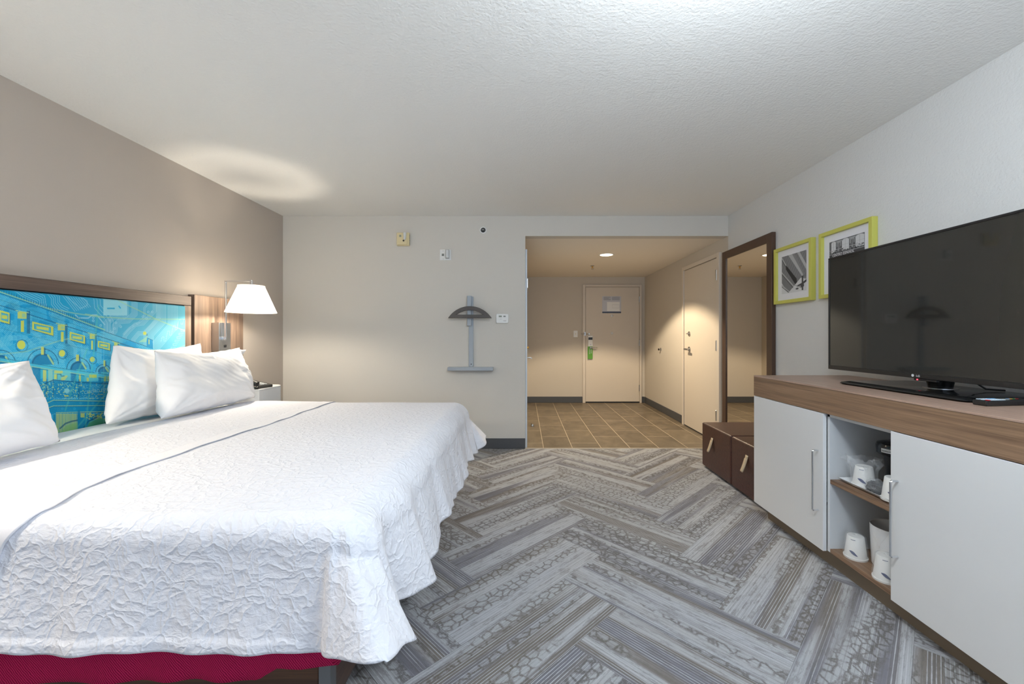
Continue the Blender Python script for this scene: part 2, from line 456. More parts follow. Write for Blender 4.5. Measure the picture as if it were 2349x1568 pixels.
# window wall behind the camera
fw = MB(); fw.box(XL, WX0, YF - T, YF, 0, H); fw.box(WX1, XR, YF - T, YF, 0, H)
fw.box(WX0, WX1, YF - T, YF, 0, WZ0); fw.box(WX0, WX1, YF - T, YF, WZ1, H)
struct(fw.build('wall_front', 'frontwall'))
wn = MB(); e = .04
wn.box(WX0, WX1, YF - .08, YF - .03, WZ0, WZ0 + e); wn.box(WX0, WX1, YF - .08, YF - .03, WZ1 - e, WZ1)
for x in (WX0, (WX0 + WX1) / 2 - e / 2, WX1 - e): wn.box(x, x + e, YF - .08, YF - .03, WZ0 + e, WZ1 - e)
struct(wn.build('window_1', 'whitetrim'))

# carpet: 12 x 36 inch planks laid in herringbone at 45 degrees
PW, PL = .3048, .9144
vx0, vy0 = .192, 2.431
a0, b0 = (vx0 - vy0) / math.sqrt(2), (vx0 + vy0) / math.sqrt(2)
bm = bmesh.new(); uvl = bm.loops.layers.uv.new('plank'); cl = bm.loops.layers.float_color.new('rnd')
random.seed(11)
def plank(ca, cb, la, lb):
    pts = [(ca, cb), (ca + la, cb), (ca + la, cb + lb), (ca, cb + lb)]
    xy = [((a + b) / math.sqrt(2), (b - a) / math.sqrt(2)) for a, b in pts]
    if max(p[0] for p in xy) < XL or min(p[0] for p in xy) > XR or max(p[1] for p in xy) < YF or min(p[1] for p in xy) > YB: return
    f = bm.faces.new([bm.verts.new((x, y, 0)) for x, y in xy])
    r = (random.random(), random.random(), random.random(), 1); off = random.random() * 9; flip = random.random() < .5
    for lp, (a, b) in zip(f.loops, pts):
        u, v = (a - ca, b - cb) if la > lb else (b - cb, a - ca)
        lp[uvl].uv = (u + off, PW - v if flip else v); lp[cl] = r
for i in range(-40, 41):
    for j in range(-40, 41):
        k = (i + j) % 6
        if k == 0: plank(a0 + i * PW, b0 + j * PW, PL, PW)
        if k == 3: plank(a0 + i * PW, b0 + j * PW, PW, PL)
for co, no in (((XL, 0, 0), (-1, 0, 0)), ((XR, 0, 0), (1, 0, 0)), ((0, YF, 0), (0, -1, 0)), ((0, YB, 0), (0, 1, 0))):
    bmesh.ops.bisect_plane(bm, geom=bm.verts[:] + bm.edges[:] + bm.faces[:], plane_co=co, plane_no=no, clear_outer=True)
bmesh.ops.recalc_face_normals(bm, faces=bm.faces)
for f in bm.faces:
    if f.normal.z < 0: f.normal_flip()
me = bpy.data.meshes.new('floor'); bm.to_mesh(me); bm.free(); me.materials.append(M['carpet'])
fl = bpy.data.objects.new('floor', me); COL.objects.link(fl); struct(fl)
struct(box('floor_hall', 'tile', None, HX - T, XR, YB, YE, -.05, -.0005))
struct(box('trim_1', 'metalstrip', None, HX, XR, YB - .008, YB + .012, 0, .003))

# baseboards
def bb(name, x0, x1, y0, y1, nrm):
    m = MB(); m.box(x0, x1, y0, y1, 0, .108)
    o = m.build(name, 'base', None, .004); return struct(o)
bb('baseboard_back', XL + .002, HX - .0015, YB - .012, YB - .0005, 0)
bb('baseboard_hall_end', HX + .02, 1.036, YE - .012, YE - .0005, 0)
bb('baseboard_hall_corner', 2.085, XR - .013, YE - .012, YE - .0005, 0)
bb('baseboard_hall_right', XR - .012, XR - .0005, 5.54, YE - .013, 0)
bb('baseboard_left', XL + .0005, XL + .012, YF + .01, YB - .013, 0)

# ------------------------------------------------------------------ doors
def hinge_at(parent, pts, half=.05, r=.009):
    for p in pts:
        m = MB(); m.lathe([(r, -half), (r, half)], p, 2, 12); m.lathe([(r * 1.25, half), (r * .8, half + .006)], p, 2, 12)
        m.build('hinge', 'satin', parent, smooth=True)

# entry door at the end of the hall
d1 = struct(bpy.data.objects.new('door_1', None)); COL.objects.link(d1); d1.location = (1.565, YE, 0)
def D(x0, x1, y0, y1, z0, z1, name, mat, bevel=0): return box(name, mat, d1, x0 - 1.565, x1 - 1.565, y0 - YE, y1 - YE, z0, z1, bevel)
m = MB()
for x0, x1, z0, z1 in ((1.038, 1.088, 0, 2.09), (2.048, 2.083, 0, 2.09), (1.088, 2.048, 2.052, 2.09)):
    m.box(x0 - 1.565, x1 - 1.565, -.035, -.001, z0, z1)
m.build('door_frame', 'creamframe', d1, .003)
D(1.094, 2.044, YE - .02, YE - .002, .022, 2.048, 'door_leaf', 'cream', .002)
D(1.088, 2.048, YE - .018, YE - .003, .001, .02, 'threshold', 'darkgap')
hinge_at(d1, [(2.042 - 1.565, -.03, z) for z in (1.83, 1.06, .26)], .052)
for z in (1.545, 1.19):
    x = wp(1403, 0, YE)[0] if False else (1403 - VX) / F * YE
    MB().lathe([(.023, 0), (.023, -.006), (.016, -.012), (.001, -.015)], (x - 1.565, -.02, CZ - ((724 if z > 1.3 else 764) - VY) / F * YE), 1, 20).build('viewer', 'label', d1, smooth=True)
lx = (1353.5 - VX) / F * YE - 1.565
lk = MB().box(lx - .042, lx + .042, -.045, -.02, .93, 1.19).build('lock_case', 'white', d1, .008)
box('card_reader', 'black', lk, lx - .036, lx + .036, -.048, -.044, 1.115, 1.16, .004)
MB().lathe([(.010, 0), (.010, -.01)], (lx + .002, -.045, 1.03), 1, 14).build('thumb_turn', 'satin', lk, smooth=True)
hd = MB(); hz = CZ - (797 - VY) / F * YE
hd.lathe([(.016, -.04), (.016, -.075)], (lx, 0, hz), 1, 14); hd.tube([(lx - .005, -.075, hz), (lx + .06, -.078, hz + .003), (lx + .118, -.07, hz)], [.014, .012, .008], 10)
hd.build('door_handle', 'chrome', d1, smooth=True)
sw = MB(); z = CZ - (765.5 - VY) / F * YE; x = (1341 - VX) / F * YE - 1.565
sw.box(x - .012, x + .012, -.05, -.03, z - .03, z + .03); sw.tube([(x - .075, -.06, z), (x, -.055, z)], .005, 8)
sw.build('swing_bar_guard', 'satin', d1, .001)
x = (1350 - VX) / F * YE - 1.565
sw = MB(); sw.lathe([(.006, 0), (.006, -.03), (.012, -.03), (.012, -.045)], (x, -.02, z), 1, 12); sw.tube([(x - .05, -.05, z), (x, -.05, z)], .005, 8)
sw.build('swing_bar_knob', 'satin', d1, smooth=True)
# notice on the door
nx0, nz1 = wp(1381, 679.5, YE); nx1, nz0 = wp(1424, 718, YE)
nt = thing('evacuation_notice', 'laminated evacuation notice with a navy bottom bar taped high on the entry door', 'notice', ((nx0 + nx1) / 2, YE - .021, nz0))
w_ = (nx1 - nx0) / 2; h_ = nz1 - nz0
box('sheet', 'noticepaper', nt, -w_, w_, -.002, 0, 0, h_)
box('bottom_bar', 'noticebar', nt, -w_, w_, -.0026, -.002, 0, h_ * .09)
m = MB()
for k in range(6): m.box(-w_ * .86, w_ * (-.1 if k != 2 else -.3), -.0026, -.002, h_ * (.95 - .035 * k), h_ * (.965 - .035 * k))
m.build('printed_paragraph', 'noticeink', nt); m = MB()
for k in range(6): m.box(w_ * .03, w_ * .86, -.0026, -.002, h_ * (.95 - .035 * k), h_ * (.965 - .035 * k))
m.build('printed_paragraph', 'noticeink', nt); m = MB(); m.box(w_ * .05, w_ * .8, -.0026, -.002, h_ * .5, h_ * .505); m.box(w_ * .05, w_ * .8, -.0026, -.002, h_ * .3, h_ * .305); m.box(w_ * .05, w_ * .056, -.0026, -.002, h_ * .3, h_ * .5); m.box(w_ * .8, w_ * .806, -.0026, -.002, h_ * .3, h_ * .5)
m.build('floor_plan_outline', 'noticeink', nt)
box('plan', 'white', nt, -w_ * .5, w_ * .86, -.0024, -.002, h_ * .12, h_ * .66)
# green hanger on the handle
gx0, gz1 = wp(1347.3, 794, YE); gx1, gz0 = wp(1358.5, 822.5, YE)
gh = thing('door_hanger', 'green card hanging from the entry door lever', 'door hanger', ((gx0 + gx1) / 2, YE - .05, gz0))
w_ = (gx1 - gx0) / 2; h_ = gz1 - gz0
box('card', 'green', gh, -w_, w_, -.001, .001, 0, h_)
for xa, zo in ((-.35, .4), (.3, .45)):
    m = MB()
    for k in range(9): m.box(w_ * xa, w_ * (xa + .25), -.0018, -.001, h_ * (zo + .055 * k), h_ * (zo + .03 + .055 * k))
    m.build('printed_line', 'label', gh)

# connecting door on the hall's right wall
d2 = struct(bpy.data.objects.new('door_2', None)); COL.objects.link(d2); d2.location = (XR, 5.0, 0)
y0, y1 = 4.470 - 5, 5.523 - 5
m = MB()
m.box(-.03, -.001, y0, y0 + .062, 0, 2.094); m.box(-.03, -.001, y1 - .055, y1, 0, 2.094); m.box(-.03, -.001, y0 + .062, y1 - .055, 2.046, 2.094)
m.build('door_frame', 'creamframe', d2, .003)
MB().box(-.018, -.001, y0 + .066, y1 - .059, .012, 2.040).build('door_leaf', 'cream', d2, .002)
MB().box(-.019, -.0015, y0 + .07, y1 - .06, .001, .0115).build('threshold', 'darkgap', d2)
hinge_at(d2, [(-.026, y0 + .064, CZ + q / F * 4.535) for q in (140, -22, -182)], .055, .011)
hy = 5.40 - 5
def px_to_y(x, X): return X * F / (x - VX)
m = MB(); z = CZ + 6 / F * 5.42; m.lathe([(.030, -.019), (.030, -.028), (.012, -.03), (.010, -.045)], (0, px_to_y(1577, 2.1) - 5, z), 0, 20)
m.box(-.052, -.044, px_to_y(1577, 2.1) - 5 - .004, px_to_y(1577, 2.1) - 5 + .02, z - .006, z + .004)
m.build('deadbolt', 'satin', d2, smooth=True)
yy = px_to_y(1577, 2.1) - 5; z = CZ - 29 / F * 5.40
m = MB(); m.lathe([(.034, -.019), (.034, -.027), (.014, -.03), (.013, -.065)], (0, yy, z), 0, 20)
m.tube([(-.066, yy + .05, z), (-.068, yy, z), (-.07, yy - .075, z - .003)], [.012, .013, .010], 10)
m.build('door_handle', 'satin', d2, smooth=True)

# bathroom door on the hall's left wall, seen only edge-on
d3 = struct(bpy.data.objects.new('door_3', None)); COL.objects.link(d3); d3.location = (HX, 5.0, 0)
m = MB(); m.box(.001, .020, 4.36 - 5, 4.42 - 5, 0, 2.098); m.box(.001, .020, 5.33 - 5, 5.39 - 5, 0, 2.098); m.box(.001, .020, 4.42 - 5, 5.33 - 5, 2.045, 2.098)
m.build('door_frame', 'whitetrim', d3, .002)
MB().box(.001, .014, 4.425 - 5, 5.325 - 5, .012, 2.04).build('door_leaf', 'whitetrim', d3)
m = MB(); m.lathe([(.008, .014), (.008, .045)], (0, .2, .907), 0, 12); m.tube([(.045, .205, .907), (.075, .20, .907), (.078, .10, .907)], .008, 8)
m.build('door_handle', 'satin', d3, smooth=True)
MB().lathe([(.014, .014), (.014, .045)], (0, .2, 1.035), 0, 14).build('deadbolt', 'brass', d3, smooth=True)
box('hinge', 'satin', d3, .014, .027, -.56, -.55, 1.70, 1.80)
hk = thing('robe_hook', 'small chrome hook high on the bathroom door edge', 'hook', (HX + .022, 5.0, 1.86))
MB().tube([(0, 0, .03), (.012, 0, .01), (.03, 0, -.005), (.04, 0, .015)], .004, 8).build('hook', 'satin', hk, smooth=True)
MB().box(-.007, -.001, -.012, .012, -.01, .045).build('plate', 'satin', hk)

st = thing('floor_door_stop', 'domed metal door stop screwed to the hall tile', 'door stop', (.112, 5.40, 0))
MB().lathe([(.024, 0), (.024, .012), (.017, .028), (.006, .032)], n=20).build('dome', 'satin', st, smooth=True)
MB().box(-.02, -.011, -.012, .012, .012, .034).build('bumper', 'black', st, .003)

bp = thing('wall_door_bumper', 'small metal door bumper on the right hall wall before the connecting door', 'door stop', (XR, px_to_y(1514, 2.13), .972))
MB().lathe([(.026, -.001), (.026, -.006), (.014, -.012), (.014, -.03)], axis=0, n=20).build('rose', 'satin', bp, smooth=True)
MB().lathe([(.016, -.030), (.016, -.042), (.008, -.046)], axis=0, n=20).build('rubber_tip', 'black', bp, smooth=True)

ls = thing('light_switch', 'white toggle light switch beside the entry door', 'switch', ((1320.3 - VX) / F * YE, YE, CZ - (765.5 - VY) / F * YE))
box('plate', 'white', ls, -.036, .036, -.006, -.0005, -.058, .058, .002)
box('toggle', 'beigeplastic', ls, -.005, .005, -.016, -.006, -.012, .012, .001)

# downlight and sprinklers
dl = thing('recessed_downlight', 'glowing round recessed downlight in the hall ceiling', 'ceiling light', (1.064, 5.32, HZ))
MB().lathe([(.088, -.006), (.098, -.004), (.098, -.0005), (.078, -.0005)], n=40, closed=True).build('trim_ring', 'white', dl, smooth=True)
MB().lathe([(.078, -.003), (.078, -.001)], n=40).build('lens', 'downlight', dl)
sp = lamp('downlight_beam', 'SPOT', (0, 0, -.02), 145, (1.0, .82, .58), spot_size=rad(122), spot_blend=.22, shadow_soft_size=.03)
sp.parent = dl
def sprinkler(loc, label):
    s = thing('fire_sprinkler', label, 'sprinkler', loc)
    MB().lathe([(.030, -.0005), (.028, -.006), (.014, -.010)], n=24).build('escutcheon', 'satin', s, smooth=True)
    m = MB(); m.lathe([(.010, -.008), (.010, -.028), (.005, -.03), (.004, -.045)], n=14); m.tube([(-.012, 0, -.028), (-.013, 0, -.04), (-.003, 0, -.052)], .0025, 6); m.tube([(.012, 0, -.028), (.013, 0, -.04), (.003, 0, -.052)], .0025, 6)
    m.build('nozzle', 'brass', s, smooth=True)
    MB().lathe([(.018, -.052), (.018, -.055)], n=16).build('deflector', 'satin', s)
sprinkler((1.02, 6.14, HZ), 'pendent sprinkler head in the hall ceiling behind the downlight')

gl = thing('added_fill_globe', 'added fill light in a frosted globe hung from the ceiling, out of view', 'ceiling light', (GLX, GLY, H))  # body of the added globe lamp, unseen from the camera
MB().lathe([(.07, -.0005), (.07, -.02), (.02, -.03)], n=32).build('canopy', 'satin', gl, smooth=True)
MB().lathe([(.006, -.025), (.006, H * 0 - .19)], n=10).build('stem', 'satin', gl, smooth=True)
gg = MB().lathe([(.165 * math.sin(rad(a)) + .001, GLZ - H + .165 * math.cos(rad(a))) for a in range(8, 181, 6)], n=40).build('fill_globe_shell', 'globe', gl, smooth=True)

# ------------------------------------------------------------------ devices on the back wall
x, z = wp(924.5, 548.5, YB - .03)
al = thing('smoke_alarm_horn', 'beige square alarm with a clear strobe high on the back wall', 'alarm', (x, YB, z))
al.location.y = YB
MB().box(-.066, .066, -.035, -.0005, -.066, .070).build('housing', 'beigeplastic', al, .006)
MB().box(-.060, .046, -.046, -.034, -.058, .066).build('front_cover', 'beigeplastic', al, .004)
m = MB()
for k in range(6): m.box(.0655, .067, -.032, -.006, -.05 + .018 * k, -.042 + .018 * k)
m.build('side_louvres', 'grey', al)
box('display', 'greylcd', al, -.034, -.014, -.048, -.0455, .02, .042)
MB().prism([(.012, .066), (.040, .066), (.036, .0), (.024, -.018), (.014, .0)], 1, -.065, -.045).build('strobe_lens', 'clear', al, .004)
MB().lathe([(.009, -.0455), (.009, -.049)], (.010, 0, -.018), 1, 16).build('sounder_hole', 'black', al)
x, z = wp(1022, 584.5)
sb = thing('strobe_plate', 'white wall plate with a clear strobe, lower right of the beige alarm', 'alarm', (x, YB, z))
MB().box(-.059, .059, -.006, -.0005, -.056, .056).build('plate', 'white', sb, .004)
MB().box(.004, .042, -.034, -.005, -.042, .053).build('strobe_frame', 'satin', sb, .004)
MB().box(.009, .037, -.040, -.030, -.034, .048).build('strobe_lens', 'clear', sb, .008)
box('display', 'grey', sb, -.038, -.014, -.008, -.0055, -.012, .012)
for q in (-.042, .042): MB().lathe([(.004, -.006), (.003, -.0085)], (-.024, 0, q), 1, 10).build('screw', 'satin', sb, smooth=True)
x, z = wp(1108.5, 528)
ss = thing('sidewall_sprinkler', 'round white sprinkler rosette near the ceiling on the back wall', 'sprinkler', (x, YB, z))
MB().lathe([(.037, -.0005), (.036, -.007), (.026, -.009), (.026, -.003)], axis=1, n=32).build('rosette', 'white', ss, smooth=True)
MB().lathe([(.025, -.0095), (.012, -.010)], axis=1, n=24).build('recess', 'black', ss)
m = MB(); m.box(-.014, .014, -.03, -.009, -.004, .002); m.box(-.012, -.008, -.03, -.009, -.012, .008); m.box(.008, .012, -.03, -.009, -.012, .008); m.box(-.012, .012, -.022, -.018, .006, .010)
m.build('sprinkler_head', 'satin', ss)
x, z = wp(1152.3, 730)
th = thing('thermostat', 'white rounded digital thermostat beside the valet rack', 'thermostat', (x, YB, z))
pts = []
for cx, cz, a0_ in ((.054, .033, 0), (-.054, .033, 90), (-.052, -.037, 180), (.052, -.037, 270)):
    for k in range(6):
        a = rad(a0_ + 18 * k); pts.append((cx + .012 * math.cos(a), cz + .014 * math.sin(a)))
MB().prism(pts, 1, -.026, -.0005).build('housing', 'white', th, .005)
box('display', 'greylcd', th, -.036, -.004, -.0275, -.0255, .012, .029)
box('keypad', 'grey', th, .012, .036, -.029, -.0255, .014, .027, .005)
box('printed_mark', 'grey', th, -.024, -.004, -.0268, -.0258, -.008, -.006); box('printed_mark', 'grey', th, .012, .042, -.0268, -.0258, -.028, -.024)

# valet rack
x0_, zt = wp(1078.3, 680); xb, zb = wp(1081, 841)
vr = thing('valet_rack', 'wall-mounted grey valet rack with a dark curved coat hanger', 'valet rack', (xb, YB, zb))
MB().box(-.024, .024, -.02, -.0005, 0, zt - zb).build('post', 'silverpaint', vr, .004)
MB().box(-.036, .006, -.055, -.02, .43, zt - zb + .005).build('hinge_bracket', 'silverpaint', vr, .003)
Yh = YB - .085
def hp(x, y): a, b = wp(x, y, Yh); return (a - xb, b - zb)
outer = []
Lx, Ly = hp(1027, 729.5); Rx, _ = hp(1129, 729.5); _, Ty = hp(1078, 702)
N = 26
cxm = (Lx + Rx) / 2; hw = (Rx - Lx) / 2
rr = (hw * hw + (Ty - Ly) ** 2) / (2 * (Ty - Ly)); cyy = Ty - rr; am = math.asin(hw / rr)
for k in range(N + 1):
    a = -am + 2 * am * k / N; outer.append((cxm + rr * math.sin(a), cyy + rr * math.cos(a)))
outer = [(p[0] * .985 + cxm * .015, p[1]) for p in outer]
outer = [(outer[0][0], Ly)] + outer[1:-1] + [(outer[-1][0], Ly)]
ix0, iy0 = hp(1047.5, 721.3); ix1, _ = hp(1107.5, 721.3); _, iy1 = hp(1078, 711)
ihw = (ix1 - ix0) / 2; icx = (ix0 + ix1) / 2; ir = (ihw ** 2 + (iy1 - iy0) ** 2) / (2 * (iy1 - iy0)); icy = iy1 - ir; iam = math.asin(ihw / ir)
inner = [(icx + ir * math.sin(-iam + 2 * iam * k / N), icy + ir * math.cos(-iam + 2 * iam * k / N)) for k in range(N + 1)]
m = MB(); ya, yb_ = -.095, -.075
V = []
for y in (ya, yb_):
    V += [(p[0], y, p[1]) for p in outer] + [(p[0], y, p[1]) for p in inner]
    V += [(q * (outer[-1][0] - outer[0][0]) / N + outer[0][0], y, Ly) for q in range(N + 1)] + [(q * (inner[-1][0] - inner[0][0]) / N + inner[0][0], y, iy0) for q in range(N + 1)]
n1 = N + 1; K = 4 * n1; fs = []
for s_, o_ in ((0, 0), (1, K)):
    for k in range(N):
        fs.append((o_ + k, o_ + k + 1, o_ + n1 + k + 1, o_ + n1 + k)); fs.append((o_ + 2 * n1 + k, o_ + 2 * n1 + k + 1, o_ + 3 * n1 + k + 1, o_ + 3 * n1 + k))
    fs.append((o_, o_ + n1, o_ + 3 * n1, o_ + 2 * n1)); fs.append((o_ + N, o_ + n1 + N, o_ + 3 * n1 + N, o_ + 2 * n1 + N))
for k in range(N):
    for b_ in (0, n1, 2 * n1, 3 * n1): fs.append((b_ + k, b_ + k + 1, K + b_ + k + 1, K + b_ + k))
m.add(V, fs)
bmh = m.build('coat_hanger', 'darkwood', vr)
bpy.context.view_layer.update()
bmm = bmesh.new(); bmm.from_mesh(bmh.data); bmesh.ops.remove_doubles(bmm, verts=bmm.verts, dist=.0004); bmesh.ops.recalc_face_normals(bmm, faces=bmm.faces); bmm.to_mesh(bmh.data); bmm.free()
bvv = bmh.modifiers.new('bevel', 'BEVEL'); bvv.width = .004; bvv.segments = 2; bvv.limit_method = 'ANGLE'
MB().box(-.02, .008, -.076, -.054, .50, .56).build('hanger_arm', 'silverpaint', vr, .003)
bx0, bz1 = wp(1027.3, 841.6, YB - .06); bx1, bz0 = wp(1131.8, 849.5, YB - .06)
MB().box(bx0 - xb, bx1 - xb, -.085, -.0005, bz0 - zb, bz1 - zb).build('trouser_bar', 'silverpaint', vr, .004)
for q in (.03, .49): MB().lathe([(.006, -.02), (.005, -.0235)], (.002, 0, q), 1, 12).build('screw', 'black', vr, smooth=True)

# ------------------------------------------------------------------ headboard with printed panel
hb = thing('headboard', 'dark wood headboard wall panel with blue and yellow printed centre', 'headboard', (XL, 2.10, 0))
X0 = .001
def HB(x1, y0, y1, z0, z1, name, mat, bevel=.003): return box(name, mat, hb, X0, x1, y0 - 2.10, y1 - 2.10, z0, z1, bevel)
HB(.055, 1.13, 3.068, 1.404, 1.474, 'top_rail', 'head_y')
HB(.055, 3.002, 3.068, .30, 1.403, 'stile', 'head_z')
HB(.055, 1.13, 1.196, .30, 1.403, 'stile', 'head_z')
HB(.030, 3.070, 3.098, .30, 1.470, 'reveal_strip', 'darkgap', 0)
HB(.030, 1.100, 1.128, .30, 1.470, 'reveal_strip', 'darkgap', 0)
HB(.052, 3.100, 3.640, .30, 1.492, 'side_panel', 'head_z')
HB(.052, .56, 1.098, .30, 1.492, 'side_panel', 'head_z')

# --- the print: colours laid on a fine grid, drawn in photo coordinates on the panel plane
XA = XL + .075
def paint_grid(ys, zs, PXf):
    Yg, Zg = np.meshgrid(ys, zs, indexing='ij')
    return Yg, Zg
ys = np.arange(1.20, 2.9985, .0021); zs = np.arange(.62, 1.4015, .0021)
Yg, Zg = np.meshgrid(ys, zs, indexing='ij')
Ym = np.where(Yg < 1.93, 3.86 - Yg, Yg)
PX = VX + XA * F / Ym; PY = VY + (CZ - Zg) * F / Ym
PY = PY + np.where(Yg < 1.93, (3.86 - 2 * Yg) * 0, 0)
rng = np.random.default_rng(4)
def vnoise(x, y, seed=0):
    xi = np.floor(x).astype(int); yi = np.floor(y).astype(int); fx = x - xi; fy = y - yi
    fx = fx * fx * (3 - 2 * fx); fy = fy * fy * (3 - 2 * fy)
    def h(a, b):
        n = (a * 374761393 + b * 668265263 + seed * 1442695041) & 0x7fffffff
        n = ((n ^ (n >> 13)) * 1274126177) & 0x7fffffff
        return (n & 0xffff) / 65535.0
    return (h(xi, yi) * (1 - fx) + h(xi + 1, yi) * fx) * (1 - fy) + (h(xi, yi + 1) * (1 - fx) + h(xi + 1, yi + 1) * fx) * fy
class Paint:
    def __init__(s, X, Y, rgb): s.X, s.Y, s.c = X, Y, rgb
    def blend(s, m, col, a=1.0):
        col = np.array(lin(col)); m = (np.clip(m, 0, 1) * a)[..., None]; s.c = s.c * (1 - m) + col * m
    def seg(s, p, q, w, col, a=1.0, soft=.6):
        s.blend(np.clip((w / 2 + soft / 2 - s.dseg(p, q)) / soft, 0, 1), col, a)
    def dseg(s, p, q):
        dx, dy = q[0] - p[0], q[1] - p[1]; L = dx * dx + dy * dy + 1e-9
        t_ = np.clip(((s.X - p[0]) * dx + (s.Y - p[1]) * dy) / L, 0, 1)
        return np.hypot(s.X - p[0] - t_ * dx, s.Y - p[1] - t_ * dy)
    def line(s, pts, w, col, a=1.0, soft=.6):
        d = None
        for p, q in zip(pts[:-1], pts[1:]):
            e = s.dseg(p, q); d = e if d is None else np.minimum(d, e)
        s.blend(np.clip((w / 2 + soft / 2 - d) / soft, 0, 1), col, a)
    def poly(s, pts, col, a=1.0):
        ins = np.zeros(s.X.shape, bool); n = len(pts)
        for i in range(n):
            x1, y1 = pts[i]; x2, y2 = pts[(i + 1) % n]
            if y1 == y2: continue
            c = ((s.Y >= min(y1, y2)) & (s.Y < max(y1, y2))) & (s.X < (s.Y - y1) * (x2 - x1) / (y2 - y1) + x1); ins ^= c
        s.blend(ins.astype(float), col, a); return ins
    def rect(s, x0, y0, x1, y1, col, a=1.0): s.blend(((s.X >= x0) & (s.X <= x1) & (s.Y >= y0) & (s.Y <= y1)).astype(float), col, a)
    def disc(s, x, y, rx, ry, col, a=1.0): s.blend(np.clip((1 - np.hypot((s.X - x) / rx, (s.Y - y) / ry)) * min(rx, ry) + .5, 0, 1), col, a)
    def ring(s, x, y, r, w, col, a=1.0, half=False):
        d = np.abs(np.hypot(s.X - x, s.Y - y) - r); m = np.clip((w / 2 + .3 - d) / .6, 0, 1)
        if half: m = m * (s.Y < y)
        s.blend(m, col, a)
def offset_poly(pts, d):
    out = []
    for i, p in enumerate(pts):
        ns = []
        if i: a = np.subtract(p, pts[i - 1]); ns.append(np.array([-a[1], a[0]]) / np.hypot(*a))
        if i < len(pts) - 1: a = np.subtract(pts[i + 1], p); ns.append(np.array([-a[1], a[0]]) / np.hypot(*a))
        n = sum(ns); L = np.dot(n, n) ** .5; n = n / L; n = n / max(.5, np.dot(n, ns[0])); out.append((p[0] + n[0] * d, p[1] + n[1] * d))
    return out
A = PX[..., None] * 0 + np.array(lin((0, 150, 196)))
pt = Paint(PX, PY, A)
fade = np.clip((PX - 150) / 270, 0, 1)
pt.blend(fade, (104, 186, 208), .8)
pt.blend(np.clip((PX - 300) / 130, 0, 1) * np.clip((PY - 690) / 120, 0, 1), (140, 204, 208), .25)
TR = (158, 212, 226); DK = (4, 84, 124); YL = (196, 208, 92); YG = (160, 205, 150); BL = (0, 140, 190); LB = (70, 184, 214)
def bundle(pts, n, sp, w=.9, col=TR, a=.75):
    for k in range(n): pt.line(offset_poly(pts, k * sp), w, col, a)
# circuit traces in the sky
bundle([(28, 662), (52, 680), (82, 694), (84, 706)], 6, -4.5)
bundle([(108, 672), (118, 685), (118, 698), (132, 715), (150, 724)], 5, -4.6)
bundle([(150, 678), (185, 707), (200, 700), (200, 690), (176, 676)], 1, 4)
for k in range(9): pt.line([(144 + 6 * k, 684 + k * .8 - 6), (176 + 4.5 * k - 4, 714 - k * 1.3)], .9, TR, .7)
bundle([(215, 680), (217, 706), (229, 720), (240, 730), (246, 740), (246, 770)], 3, -7)
pt.line([(173, 722), (180, 729), (203, 729), (212, 722), (222, 722), (240, 744)], 2.6, TR, .7)
pt.rect(237, 684, 292, 723, (150, 214, 226), .75)
pt.poly([(237, 684), (287, 690), (292, 702), (292, 720), (284, 724), (237, 722)], (150, 214, 226), .5)
pt.line([(247, 707), (262, 707)], 3.4, (30, 160, 205)); pt.line([(273, 702), (276, 706)], 3, (30, 160, 205))
bundle([(294, 688), (294, 724), (286, 732), (262, 732), (252, 742), (252, 768), (258, 776), (258, 800)], 6, 2.5)
bundle([(315, 690), (315, 722), (297, 740), (278, 742), (270, 750), (268, 762), (258, 772)], 6, 2.5)
bundle([(344, 694), (333, 706), (333, 728), (318, 742), (298, 753), (284, 768)], 2, 3)
bundle([(359, 694), (359, 714), (330, 745), (312, 748), (298, 762), (290, 772), (288, 786)], 4, 2.6)
bundle([(369, 696), (369, 728), (350, 750), (332, 768), (320, 768), (310, 780), (310, 792)], 4, 2.6)
bundle([(380, 696), (380, 740), (352, 770), (352, 800)], 9, 2.7)
bundle([(407, 700), (407, 752), (366, 800), (350, 812)], 9, 2.7)
for i in range(4):
    x = 369 + 13 * i; y = 776 - 13 * i
    pt.line([(x, y + 8), (x + 3, y - 4), (x + 7, y - 4), (x + 7, y + 6), (x + 11, y + 6), (x + 13, y - 5)], .9, TR, .8)
for i in range(6):
    y = 770 + 8 * i - 14; x = 421 - 4.5 * i; pt.line([(x + 4, y), (x - 6, y), (x - 6, y + 4), (x + 2, y + 4)], .9, TR, .9)
for x, y in ((214, 728), (214, 735), (231, 746), (252, 734), (266, 740), (263, 753), (277, 749), (328, 726), (336, 730), (340, 715), (349, 715), (258, 762)):
    pt.ring(x, y, 2.1, 1.0, TR, .9)
for pts in ([(262, 683), (285, 696), (315, 710), (361, 733), (428, 760)], [(196, 720), (240, 727), (303, 731), (428, 732)], [(388, 810), (405, 800), (428, 790)], [(100, 704), (170, 718), (236, 728)]):
    pt.line(pts, 2.2, YG, .6, 1.5)
